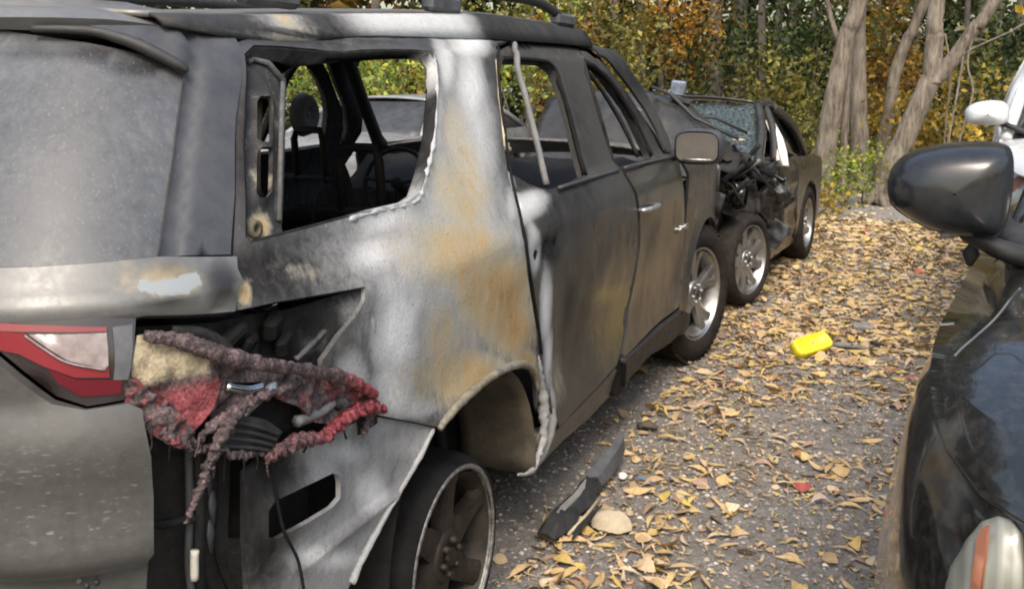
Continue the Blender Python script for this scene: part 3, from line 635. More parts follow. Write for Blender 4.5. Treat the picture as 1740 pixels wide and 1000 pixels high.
tr = X([(312, 127), (282, 106), (236, 84), (190, 71), (152, 63), (260, 64), (330, 65), (397, 67), (398, 200), (396, 330), (389, 434), (268, 436), (280, 350), (294, 260), (304, 180)])
tr_u = float(SV.pix(316, 126)[0])
for mi in (False, True): patch('corner_trim', SV, tr, m='pillar', parent=tg, off=.006, thick=.02, step=.02, mirror=mi, extra=lambda u, z: .02*ss(z, 1.58, 1.63)*(1-ss(u, tr_u-.02, tr_u+.06))-.014*np.exp(-((u-np.interp(z, [1.28, 1.58], [gl_r[-1][0], gl_r[0][0]])-.028)/.012)**2))
band_r = X([(398, 438), (400, 480), (401, 528), (330, 534), (250, 536)])
band = [np.array([0., zb-.006])]+[np.array([.5, zb-.006])]+X([(264, 439)])+band_r+[np.array([.5, 1.168]), np.array([0., 1.168])]
patch('tailgate_band', SV, mirrored(band), m='hatchtop', parent=tg, off=.008, thick=.03, step=.018, paint=blobber(SV, (0, 0, .0, 0), [('a', 285, 492, 50, 17, 1.05, -6), ('a', 318, 478, 26, 12, 1.05), ('a', 240, 486, 18, 8, 1.), ('r', 285, 480, 70, 36, .9), ('r', 215, 470, 26, 40, .55), ('s', 370, 480, 40, 50, .8), ('s', 300, 520, 100, 16, .6)]), extra=lambda u, z: .014*np.exp(-((z-1.205)/.022)**2)-.010*(z < 1.19))
# tail lamp half that sits on the tailgate
def lamp(mi):
    hl = X([(228, 542), (222, 620), (214, 676), (150, 688), (100, 668), (48, 628), (0, 588), (0, 540), (110, 538)])
    o = patch('tail_lamp', SV, hl, m='lampbody', parent=tg, off=.012, thick=.03, step=.02, mirror=mi)
    for nm, pts, m, of in (('red_lens', [(0, 560), (48, 564), (84, 592), (118, 612), (178, 626), (184, 620), (186, 636), (130, 636), (80, 618), (40, 598), (0, 588)], 'redlens', .017), ('red_lens', [(0, 548), (90, 553), (180, 556), (180, 563), (70, 562), (0, 560)], 'redlens', .018),
                         ('clear_lens', [(54, 566), (180, 565), (184, 618), (178, 624), (118, 610), (86, 590)], 'clearlens', .0155), ('dim_red_lens', [(86, 622), (132, 640), (206, 640), (204, 664), (140, 668), (104, 646)], 'dimred', .0145), ('lamp_edge', [(190, 556), (222, 552), (216, 640), (192, 640)], 'plasticmid', .0150)):
        patch(nm, SV, X(pts), m=m, parent=o, off=of, thick=.004, step=.02, mirror=mi)
    if not mi: strip('light_guide', [(50, 567), (84, 592), (118, 612), (180, 624)], .0018, 'clearlens', o, .020)
lamp(False); lamp(True)
# spoiler: an extension of the roof skin standing proud of the glass, with a dark flange under it
zl = float(SV.pix(4, 54)[1])
spo = [np.array([0., 1.738]), np.array([0., zl])]+X([(4, 54), (80, 57), (152, 60), (280, 62), (396, 63)]); us = float(spo[-1][0])
spo += [np.array([us, 1.70]), np.array([us-.01, 1.725]), np.array([us-.10, 1.738])]
half = spo[1:]
sp_ = patch('spoiler', SV, spo[:1]*0+mirrored([np.array([0., zl])]+spo[2:]+[np.array([0., 1.738])]), m='hatchtop', parent=tg, off=.012, thick=.03, step=.015, extra=lambda u, z: .024*(1-ss(np.abs(u), us-.35, us-.05))*(1-ss(z, zl+.01, zl+.05)),
    paint=blobber(SV, (0, 0, .0, 0), [('r', 40, 20, 60, 14, .6), ('r', 180, 10, 90, 10, .5), ('s', 370, 40, 40, 30, .9), ('r', 330, 8, 40, 6, .5)]))
strip('spoiler_flange', [(60, 62), (150, 66), (200, 77), (250, 96), (300, 122), (314, 131)], [.007, .010, .013, .014, .012, .004], 'plastic', tg, .018, per=6)
# emblem holes and screws near the bottom of the tailgate
for x, y in ((140, 982), (152, 990), (168, 984)):
    mb = MB(); q = SV.at(*SV.pix(x, y), .004); mb.tube([q, q+np.array([.004, -.012, .004])], [.008, .004], 7, jit=.3); mb.build('broken_clip', 'tan' if x < 150 else 'plastic', tg)
# --- rear corner cavity behind the missing bumper and lamp
pk = X([(236, 545), (320, 538), (402, 530), (470, 514), (545, 502), (624, 486), (640, 560), (650, 640), (650, 720), (560, 780), (420, 800), (250, 790), (226, 690)])
patch('lamp_pocket', SV, pk, parent=suv, off=-.075, thick=.01, step=.02, m='burnt', paint=blobber(SV, (.05, 0, .95, 0), [('a', 622, 560, 30, 70, .62), ('a', 622, 640, 26, 70, .66), ('a', 570, 590, 14, 20, .3)]),
      extra=lambda u, z: .062*ss(u, *sorted((SV.pix(540, 600)[0], SV.pix(622, 600)[0])))+.012*np.sin(u*60)*np.exp(-((z-1.05)/.05)**2))
strip('pocket_rib', [(535, 615), (570, 580), (612, 528)], .006, 'burnt', suv, -.045, jit=.3, col=(.25, 0, .5, 0))
strip('pocket_pipe', [(300, 560), (350, 562), (385, 580), (400, 600)], .012, 'char', suv, -.02, jit=.1)
for x, y, r in ((430, 560, .028), (500, 545, .03), (520, 590, .026), (460, 590, .02)):
    mb = MB(); q = SV.at(*SV.pix(x, y), -.055); mb.box(q, (r, r*2, r*1.6), rot=(random.random(), random.random(), .3), bev=.3); mb.build('charred_bracket', 'soot', suv)
cav = X([(232, 690), (440, 690), (446, 800), (440, 1000), ('w', .45, .40)])+SV.loop([('u', SV.pix(250, 900)[0]-.05, .40)])+X([(240, 1000), (246, 830)])
patch('rear_pillar_base', SV, cav, parent=suv, off=-.085, thick=.01, step=.03, m='char')
strip('body_seam_flange', [(352, 690), (352, 860), (350, 1000), ('u', float(SV.pix(350, 1000)[0]), .42)], .008, 'pillar', suv, -.06, jit=.12)
strip('body_seam_flange', [(374, 690), (374, 880), (372, 1000), ('u', float(SV.pix(372, 1000)[0]), .42)], .014, 'char', suv, -.07)
strip('pale_strip', [(350, 948), (349, 1000)], .008, 'tan_cloth', suv, -.04)
strip('cross_wire', [(250, 902), (280, 908), (320, 902), (352, 896)], .008, 'soot', suv, -.045, jit=.2)
strip('post_panel', [(402, 700), (404, 880), (402, 1000), ('w', .42, .40)], .024, 'char', suv, -.082, flat=.35, jit=.05)
strip('dangling_wire', [(352, 960), (330, 880), (300, 800)], .004, 'soot', suv, -.03) if False else None
for x, y in ((396, 830), (402, 875), (398, 925), (260, 760), (262, 850), (256, 950)):
    mb = MB(); q = SV.at(*SV.pix(x, y), -.072); mb.tube([q+[0, 0, .025], q, q-[0, 0, .04]], [.005, .010, .003], 7, jit=.4, flat=.5); mb.build('paint_drip', 'pillar' if x > 300 else 'soot', suv)
# lower quarter extension, ash grey, with its square opening
lw = X([(424, 806), (470, 770), (560, 742), (640, 708), (700, 718), (738, 726), (722, 760), (690, 818), (652, 890), (622, 950), (606, 990), (540, 1000), (470, 1000), (428, 1000)])+SV.loop([])
lwo = SV.loop([('u', lw[-1][0], .36), ('u', lw[-3][0], .37)])
lw2 = lw[:-3]+lwo[::-1]+lw[-1:]
op = X([(458, 868), (470, 850), (520, 826), (566, 804), (577, 806), (580, 820), (580, 846), (566, 862), (520, 890), (470, 916), (458, 912)])
patch('bumper_support', SV, lw2, [op], parent=suv, off=-.014, thick=.012, step=.018, m='burnt', paint=blobber(SV, (.48, 0, .25, 0), [('a', 690, 760, 60, 40, .6), ('a', 560, 950, 90, 30, 1.), ('a', 640, 840, 40, 60, .95), ('a', 600, 770, 60, 30, .75), ('s', 470, 790, 60, 60, .95), ('s', 440, 900, 70, 150, .95), ('a', 440, 900, 70, 150, -.9), ('a', 470, 800, 60, 70, -.9), ('a', 430, 900, 40, 110, -.8)]),
      extra=lambda u, z: .012*np.exp(-(distpoly(op, u, z)/.018)**2)+.014*np.exp(-((z-.60)/.012)**2)*ss(u, lw[0][0]+.1, lw[0][0]+.2))
strip('support_flange', [(736, 728), (718, 766), (690, 820), (652, 892), (622, 950), (604, 992)], [.005, .007, .007, .008, .008, .009], 'burnt', suv, -.010, jit=.25, col=(.6, .1, .1, 0))
patch('opening_backing', SV, X([(445, 795), (590, 790), (590, 930), (445, 940)]), parent=suv, off=-.10, thick=.006, step=.03, m='soot')
strip('loose_wire', [(462, 770), (468, 830), (482, 900), (506, 950), (516, 1000)], .0035, 'soot', suv, .0)
# --- the melted half of the tail lamp
ml = empty('melted_tail_lamp', (0, 0, 0)); ml.parent = suv; ml.matrix_parent_inverse = ROOTM[suv].inverted(); ROOTM[ml] = Matrix.Identity(4)
def lump(name, pts, r, off, col, n=18, per=22, jit=.10, flat=1., disp=.006, sc_=38, parent=ml):
    P = crom([np.array([*SV.pix(*p[:2]), p[2] if len(p) > 2 else 0.]) for p in pts], per)
    rs = np.interp(np.linspace(0, 1, len(P)), np.linspace(0, 1, len(r)), r)
    rs = rs*np.array([1+.38*mnoise.noise((i*.23, rs[0]*900, 0)) for i in range(len(P))])
    mb = MB(); mb.tube([SV.at(q[0], q[1], off+q[2]) for q in P], rs, n, flat=flat, jit=jit)
    o = mb.build(name, 'melt', parent)
    for v in o.data.vertices:
        d = mnoise.noise(v.co*sc_)+.6*mnoise.noise(v.co*sc_*2.4); v.co += v.normal*disp*d
    setattr_col(o.data, 'burn', [(*col(v.co), 1) for v in o.data.vertices]); return o
grey = lambda c: (.12, 0, 0)
redx = lambda c: (float(ss(c.y, .40, .62))*.8, 0, 0)
sh = X([(232, 570), (262, 562), (330, 582), (372, 604), (372, 650), (360, 690), (338, 718), (310, 744), (268, 726), (234, 704), (212, 676), (214, 630)])
def mp(C, u, z):
    C[:] = (.1, 0, 0, 1)
    t = (z-.9)/.2
    zs = SV.pix(260, 650)[1]; C[:, 1] = ss(z, zs-.02, zs+.03)*(1-ss(u, SV.pix(345, 640)[0], SV.pix(372, 640)[0])); C[:, 0] = (1-ss(z, zs-.04, zs+.02))*.8
shell = patch('lamp_shell', SV, sh, m='melt', parent=ml, off=.006, thick=.03, step=.009, paint=mp, extra=lambda u, z: np.array([.010*mnoise.noise((a*30, b*30, 0))+.007*mnoise.noise((a*80, b*80, 5))+.010*abs(mnoise.noise((a*60, b*60, 9)))*(b < .95) for a, b in zip(u, z)]))
lump('upper_rim', [(238, 572), (300, 582), (380, 604), (450, 618), (520, 628), (575, 642), (622, 668)], [.007, .009, .010, .009, .009, .010, .006], .024, redx, 18, disp=.0028, sc_=60, flat=1.5)
lump('upper_shelf', [(250, 566, 0), (320, 578, -.01), (390, 596, -.02), (450, 612, -.02)], [.010, .020, .022, .010], .0, grey, 12, flat=.4, disp=.003)
lump('lower_lip', [(636, 692), (606, 690), (566, 712), (535, 738), (500, 742), (470, 756), (440, 776)], [.008, .013, .012, .010, .013, .012, .005], .022, lambda c: (.35+.6*float(ss(c.y, .38, .5)), 0, 0), 18, disp=.010, sc_=75)
lump('melted_drip', [(392, 690), (372, 716), (352, 750), (338, 790), (322, 830), (304, 878)], [.010, .012, .010, .008, .007, .003], .03, grey, 16, disp=.007, sc_=95)
lump('melted_strand', [(332, 742), (372, 706), (420, 680), (470, 660), (510, 640)], [.006, .009, .009, .008, .007], .012, grey, 16, disp=.007, sc_=95)
lump('melted_strand', [(270, 728), (300, 748), (330, 756), (360, 760), (400, 770), (440, 768)], [.008, .007, .008, .006, .007, .004], .012, grey, 16, disp=.007, sc_=95)
def mw(C, u, z): C[:] = [(.45*(mnoise.noise((a*25, b*25, 0)) > .05)+.35*float(ss(a, *sorted((SV.pix(560, 680)[0], SV.pix(640, 690)[0]))))+.02, 0, 0, 1) for a, b in zip(u, z)]
patch('melted_web', SV, X([(500, 640), (540, 636), (600, 658), (636, 676), (642, 694), (620, 704), (590, 706), (560, 720), (530, 716), (505, 690), (470, 676)]), [X([(560, 682), (585, 672), (596, 684), (572, 700)])], m='melt', parent=ml, off=.004, thick=.008, step=.008, paint=mw, extra=lambda u, z: np.array([.016*mnoise.noise((a*28, b*28, 3))+.008*mnoise.noise((a*90, b*90, 3)) for a, b in zip(u, z)]))
patch('sagging_film', SV, X([(368, 604), (450, 620), (520, 632), (506, 650), (470, 664), (436, 676), (400, 696), (366, 716), (352, 690), (358, 650)]), [X([(384, 648), (420, 650), (448, 648), (430, 664), (396, 668)])], m='melt', parent=ml, off=-.004, thick=.006, step=.010, paint=lambda C, u, z: C.__setitem__(slice(None), (.04, 0, 0, 1)), extra=lambda u, z: np.array([.016*mnoise.noise((a*22, b*30, 6))+.006*mnoise.noise((a*90, b*90, 3)) for a, b in zip(u, z)]))
for k, (x_, y_) in enumerate([(250, 735), (285, 745), (318, 752), (352, 768), (372, 770), (402, 775), (446, 772), (470, 752), (505, 744), (540, 730), (575, 712), (600, 704), (330, 745), (425, 772)]):
    l_ = random.uniform(12, 46); strip('melted_string', [(x_, y_-8), (x_+random.uniform(-4, 4), y_+l_*.5), (x_+random.uniform(-9, 7), y_+l_)], [.0035, .0016, random.uniform(.001, .003)], 'soot' if k % 3 else 'melt', ml, .018, jit=.2, per=4, col=(.1, 0, 0, 1))
lump('hanging_shred', [(618, 700), (612, 722), (606, 742)], [.014, .010, .003], .015, grey, 8)
def rcp(C, u, z): C[:] = [(.55 if mnoise.noise((a*55, b*55, 7)) > 0 else .05, 0, 0, 1) for a, b in zip(u, z)]
patch('red_crust', SV, X([(208, 640), (232, 640), (252, 662), (280, 676), (300, 700), (322, 728), (330, 748), (300, 756), (262, 740), (232, 716), (210, 690)]), m='melt', parent=ml, off=.020, thick=.02, step=.0055, paint=rcp,
      extra=lambda u, z: np.array([.016*mnoise.noise((a*45, b*45, 1))+.018*abs(mnoise.noise((a*95, b*95, 4)))-.006 for a, b in zip(u, z)]))
vb = X([(378, 716), (400, 700), (450, 712), (476, 732), (452, 770), (400, 774), (364, 758)])
vent = patch('vent_box', SV, vb, m='plastic', parent=ml, off=.006, thick=.03, step=.02)
for k in range(4):
    t = k/3.; strip('vent_rib', [(382-14*t, 712+42*t), (430-10*t, 722+36*t), (468-14*t, 736+28*t)], .004, 'plastic', vent, .010)
strip('reflector', [(384, 656), (420, 662), (446, 656)], .009, 'chrome', ml, .0)
strip('reflector', [(412, 704), (440, 676), (470, 656)], .012, 'dirtychrome', ml, -.004)
strip('reflector', [(505, 716), (545, 700), (565, 684)], .012, 'ashsteel', ml, -.002)
patch('lamp_back', SV, X([(360, 605), (480, 630), (600, 655), (600, 690), (500, 740), (440, 770), (350, 760)]), m='soot', parent=ml, off=-.03, thick=.02, step=.02)
# --- wheel wells
def well(c, r, x0, x1, name, m, a0=-.2, a1=pi+.2):
    mb = MB(); mb.lathe([(x0, r), (x0-.03, r+.012), (x1, r+.01), (x1, .03)], (0, c[0], c[1]), n=28, a0=a0, a1=a1); return mb.build(name, m, suv)
well(ARC_R, .47, .955, .60, 'wheel_well', 'soot', -.06, pi+.3); well(ARC_F, .44, .95, .60, 'wheel_well', 'soot')
# scorched liner sheet in the front half of the rear arch
mb = MB(); rows = []
for a in np.linspace(math.radians(-4), math.radians(56), 10):
    rows.append([(x, ARC_R[0]+(.452+.004*mnoise.noise((a*5, x*20, 0)))*math.cos(a), ARC_R[1]+.452*math.sin(a)) for x in np.linspace(.97, .70, 7)])
mb.grid(rows, thick=.004); mb.build('arch_liner', 'tan', suv)
mb = MB(); mb.tube([(.72, 1.52, .30), (.72, 1.50, .5), (.72, 1.42, .72)], .022, 8, jit=.1); mb.build('suspension_strut', 'char', suv)
strip('arch_lip', [(911, 660), (906, 632), (886, 618), (850, 624), (812, 645), (775, 678), (750, 708), (738, 726)], [.008, .012, .013, .013, .013, .013, .011, .008], 'burnt', suv, .004, jit=.12, per=8, col=(.05, .36, .3, 0))
mb = MB(); rows = [[(x, 1.66+.02*math.sin(x*30)-.10*t, .38+.17*t) for x in np.linspace(.72, .965, 6)] for t in np.linspace(0, 1, 6)]; None
# --- wheels
def wheel(parent, c, R, r, width, n, sgn=1, tyre='rubber', rimm='alloy', lipm=None, pocket='alloydark', twin=True, cap='alloydark', tread=True, axis=(1, 0), tilt=0.):
    """rim (part) with tyre, lip, centre cap and nuts as sub-parts; built round x at the origin, then placed"""
    ang = math.atan2(axis[1], axis[0]); M = Matrix.Translation(c) @ Matrix.Rotation(ang, 4, 'Z') @ Matrix.Rotation(tilt, 4, 'Y')
    o = (0, 0, 0); wd = width/2
    mb = MB(); mb.lathe([(wd-.012, r*.93), (wd-.05, r*.86), (-wd*.3, r*.82), (-wd, r*.9), (-wd, r*.97)], o, n=48)
    rh = r*.20
    for k in range(n):
        for d in ((-.11, .11) if twin else (0,)):
            a = 2*pi*k/n+.3
            a1 = a+d*1.7*(5/n); P = []
            for t in np.linspace(0, 1, 6):
                rad = rh*.8+(r*.93-rh*.8)*t; aa = a+(a1-a)*t+.10*t*(0 if twin else 1); hw = (.045-.018*t if not twin else .026-.004*t)*r/.24*(1.0 if t < .9 else 1.35)
                x = wd-.030-.012*math.sin(t*pi)-.0*t+.012*t; P.append((rad, aa, hw, x))
            rows = []
            for rad, aa, hw, x in P:
                e = np.array([math.cos(aa), math.sin(aa)]); q = np.array([-e[1], e[0]])
                rows.append([(x-.035, *(e*rad-q*hw)), (x-.006, *(e*rad-q*hw)), (x, *(e*rad-q*hw*.55)), (x, *(e*rad+q*hw*.55)), (x-.006, *(e*rad+q*hw)), (x-.035, *(e*rad+q*hw))])
            mb.grid(rows, smooth=False)
    mb.lathe([(wd-.06, rh*1.5), (wd-.034, rh*1.5), (wd-.026, rh*1.25), (wd-.026, rh*.55), (wd-.05, rh*.5)], o, n=28)
    me = mb.mesh('wheel'); me.transform(M); rim = link('wheel', me, rimm, parent)
    def sub(mb, nm, m): me = mb.mesh(nm); me.transform(M); return link(nm, me, m, rim)
    mb = MB(); mb.lathe([(wd-.03, r*.955), (wd-.004, r*.965), (wd, r*.99), (wd-.004, r*1.02), (wd-.02, r*1.02)], o, n=56); sub(mb, 'rim_lip', lipm or rimm)
    mb = MB(); mb.lathe([(wd-.09, r*.9), (wd-.092, .02)], o, n=32); sub(mb, 'brake_disc', pocket)
    mb = MB(); mb.lathe([(wd-.045, rh*.52), (wd-.020, rh*.52), (wd-.014, rh*.42), (wd-.013, .001)], o, n=20); sub(mb, 'centre_cap', cap)
    for k in range(6):
        a = 2*pi*k/6+.2; mb = MB(); mb.lathe([(wd-.03, .011), (wd-.016, .011), (wd-.010, .007), (wd-.010, .001)], (0, rh*.92*math.cos(a), rh*.92*math.sin(a)), n=8); sub(mb, 'lug_nut', 'dirtychrome' if rimm != 'burntalloy' else 'burntalloy')
    if tyre:
        b = .022
        pr = [(wd-.012, r*1.0), (wd+.006, r*1.06), (wd+.012, (R+r)/2), (wd+.002, R*.93), (wd-.02, R*.985), (wd-.04, R), (0, R*1.004), (-wd+.04, R), (-wd+.0, R*.93), (-wd-.01, (R+r)/2), (-wd, r)]
        mb = MB(); mb.lathe(pr, o, n=56)
        if tread:
            for k in range(56):
                a = 2*pi*k/56
                for s_ in (-1, 1):
                    q = Matrix.Rotation(a, 4, 'X') @ Matrix.Translation((s_*(wd-.035), 0, R*.995)); mb.box((0, 0, 0), (.05, .020, .012), rot=q, bev=0)
        sub(mb, 'tyre', tyre)
    return rim
wheel(suv, (.865, 4.225, .385), .389, .262, .235, 5, tyre='rubber', rimm='alloy', twin=True, pocket='alloydark', axis=(.972, -.235))
rw = wheel(suv, (.862, 1.12, .285), .30, .248, .215, 6, tyre=None, rimm='burntalloy', lipm='lip', twin=False, pocket='soot', cap='burntalloy')
mb = MB(); pr = [(.10, .236), (.105, .262), (.06, .276), (-.02, .280), (-.10, .275), (-.125, .24)]
mb.lathe(pr, (.862, 1.12, .285), n=60); o = mb.build('burnt_tyre_carcass', 'soot', suv)
for v in o.data.vertices: v.co += Vector((0, v.co.y-1.12, v.co.z-.285)).normalized()*.006*mnoise.noise(v.co*18)
for s in (-1,):
    wheel(suv, (-.845, 4.215, .385), .389, .245, .235, 5, axis=(-1, 0)); wheel(suv, (-.862, 1.12, .285), .30, .248, .215, 6, tyre=None, rimm='burntalloy', twin=False, pocket='soot', cap='burntalloy', axis=(-1, 0))
mb = MB(); mb.tube([(-.8, 1.12, .285), (.8, 1.12, .285)], .035, 8); mb.tube([(-.8, 4.215, .38), (.8, 4.215, .38)], .03, 8); mb.build('axle', 'char', suv)
# --- door mirror
mq = atX(1186, 250, 1.09)
mb = MB(); rows = []
for t, s_ in ((-.02, .9), (0, 1.), (.05, 1.03), (.10, .9), (.13, .6), (.14, .2)):
    rows.append([(mq[0]+s_*.115*np.sign(math.cos(a))*abs(math.cos(a))**.55, mq[1]+t, mq[2]+s_*.085*np.sign(math.sin(a))*abs(math.sin(a))**.55) for a in np.linspace(0, 2*pi, 29)])
mb.grid(rows); mr = mb.build('door_mirror', 'pillar', suv)
mb = MB(); mb.prism([(.100*np.sign(math.cos(a))*abs(math.cos(a))**.5, .070*np.sign(math.sin(a))*abs(math.sin(a))**.5) for a in np.linspace(0, 2*pi, 29)[:-1]], .006, Matrix.Translation((mq[0], mq[1]-.022, mq[2])) @ Matrix.Rotation(pi/2, 4, 'X')); mb.build('mirror_glass', 'mirrorglass', mr)
mb = MB(); mb.grid([[(mq[0]+a, mq[1]-.030, mq[2]-.058+b) for a in (-.07, .07)] for b in (-.004, .004)], thick=-.004); mb.build('mirror_glint_edge', 'dirtychrome', mr)
mb = MB(); mb.tube([(mq[0]-.08, mq[1]+.06, mq[2]-.04), (mq[0]-.14, mq[1]+.08, mq[2]-.05), (.90, mq[1]+.10, mq[2]-.06)], [.03, .026, .034], 8); mb.build('mirror_arm', 'plastic', mr)
# --- far side of the body (mirror image, seen through the openings)
def dark(C, u, z): C[:] = (0.05, 0.05, .9, 0)
patch('side_panel', SV, side_out, [qwin], parent=suv, step=.035, thick=.03, paint=dark, mirror=True, off=0.)
patch('rear_door', SV, rear_door_out, [rwin], parent=suv, step=.04, thick=.03, paint=dark, mirror=True); patch('front_door', SV, front_door_out, [fwin], parent=suv, step=.04, thick=.03, paint=dark, mirror=True)
patch('front_fender', SV, fender_out, parent=suv, thick=.012, step=.05, paint=dark, mirror=True)
patch('bumper_support', SV, lw2, [op], parent=suv, off=-.03, thick=.012, step=.04, paint=dark, mirror=True); patch('lamp_pocket', SV, pk, parent=suv, off=-.075, thick=.01, step=.04, paint=dark, mirror=True); patch('rear_pillar_base', SV, cav, parent=suv, off=-.085, thick=.01, step=.04, m='char', mirror=True)
patch('rocker_panel', SV, pl, parent=suv, off=-.0, thick=.05, paint=dark, step=.04, mirror=True)
ip2 = X([(412, 92), (470, 100), (498, 128), (560, 240), (600, 330), (560, 384), (420, 416)])
# --- interior: floor, firewall, dash, seats, wheel
mb = MB(); mb.box((0, 2.7, .36), (1.78, 1.9, .08)); mb.box((0, 1.1, .60), (1.2, 2.0, .06)); mb.build('cabin_floor', 'soot', suv)
mb = MB(); mb.box((0, 3.85, .75), (1.6, .06, .8)); mb.build('firewall', 'soot', suv)
mb = MB(); rows = []
for t in np.linspace(0, 1, 10): rows.append([(x, 3.30+.5*t, 1.0+.16*math.sin(t*pi*.6)+.03*mnoise.noise((x*7, t*5, 2))+.02*mnoise.noise((x*20, t*12, 2))) for x in np.linspace(-.8, .8, 40)])
mb.grid(rows); mb.box((0, 3.36, .86), (1.55, .12, .30)); mb.build('dashboard', 'char', suv)
mb = MB(); mb.tube([(-.38+.18*math.cos(a), 3.16+.05*math.sin(a), 1.06+.17*math.sin(a)) for a in np.linspace(0, 2*pi, 25)], .012, 6, cap=False); mb.tube([(-.38, 3.16, 1.06), (-.38, 3.4, .95)], .03, 8)
for a in (.1, pi-.1, -pi/2): mb.tube([(-.38, 3.17, 1.06), (-.38+.18*math.cos(a), 3.16, 1.06+.17*math.sin(a))], .010, 6)
mb.build('steering_wheel', 'char', suv)
def seat(x, y):
    mb = MB(); mb.tube([(x-.22, y, .55), (x-.22, y-.12, .95), (x-.18, y-.16, 1.15), (x+.18, y-.16, 1.15), (x+.22, y-.12, .95), (x+.22, y, .55)], .018, 8)
    for z in (.7, .85, 1.0): mb.tube([(x-.22, y-.12*(z-.55)/.4, z), (x+.22, y-.12*(z-.55)/.4, z+random.uniform(-.02, .02))], .008, 6)
    mb.tube([(x-.075, y-.16, 1.13), (x-.075, y-.18, 1.32), (x-.06, y-.18, 1.36), (x+.06, y-.18, 1.36), (x+.075, y-.18, 1.32), (x+.075, y-.16, 1.13)], .016, 8)
    mb.box((x, y+.18, .50), (.46, .46, .10), bev=.3); mb.tube([(x-.2, y+.02, .42), (x-.2, y+.4, .42)], .02, 6); mb.tube([(x+.2, y+.02, .42), (x+.2, y+.4, .42)], .02, 6)
    mb.build('seat_frame', 'char', suv)
for x in (-.40, .40): seat(x, 2.62); seat(x, 1.75)
for y, h in ((2.50, 1.02), (1.62, 1.06), (.95, .98)):
    for x in (-.40, .40):
        mb = MB(); mb.grid([[(x+a*.24*(1-.1*b), y-.22*b+.03*mnoise.noise((a*3, b*4, y)), .55+(h-.55)*b+.04*mnoise.noise((a*4, y, 3))*b) for a in np.linspace(-1, 1, 14)] for b in np.linspace(0, 1, 12)], thick=.05); mb.build('charred_seat_back', 'soot', suv)
# crumpled rear trim on the far wall
mb = MB(); mb.lathe([(.01, .001), (0, .02), (.004, .03), (.02, .07), (.012, .085), (.0, .10), (-.03, .11)], tuple(atX(523, 195, -.74)), n=24); mb.build('far_wall_disc', 'ashsteel', suv)
mb = MB(); mb.tube([(-.80, 1.0, 1.15), (-.8, 1.1, 1.5), (-.76, 1.3, 1.55), (-.78, 1.45, 1.2)], .03, 8, jit=.2); mb.build('far_wall_bead', 'char', suv)
mb = MB(); mb.box((-.84, 1.2, 1.1), (.06, .7, .5), rot=(.0, .12, 0)); mb.build('far_wall_stamping', 'char', suv)
mb = MB(); mb.tube([(-.66, 1.25, 1.69), (-.72, 1.5, 1.5), (-.78, 1.75, 1.2)], .05, 8, flat=.6); mb.build('far_pillar', 'char', suv)
for y in (1.7, 2.6):
    mb = MB(); mb.tube([(-.6, y, 1.70), (.6, y, 1.70)], .025, 6); mb.build('roof_bow', 'char', suv)
# crusted upholstery residue, lumps on the seat line
for k in range(26):
    x = random.uniform(-.7, .7); y = random.uniform(.6, 3.2); mb = MB(); r_ = random.uniform(.04, .12)
    mb.tube([(x-r_, y, .62+random.random()*.2), (x, y+random.uniform(-.1, .1), .68+random.random()*.28), (x+r_, y, .62+random.random()*.2)], [r_*.4, r_*.7, r_*.3], 7, jit=.4); mb.build('charred_residue', random.choice(['soot', 'char', 'soot']), suv)

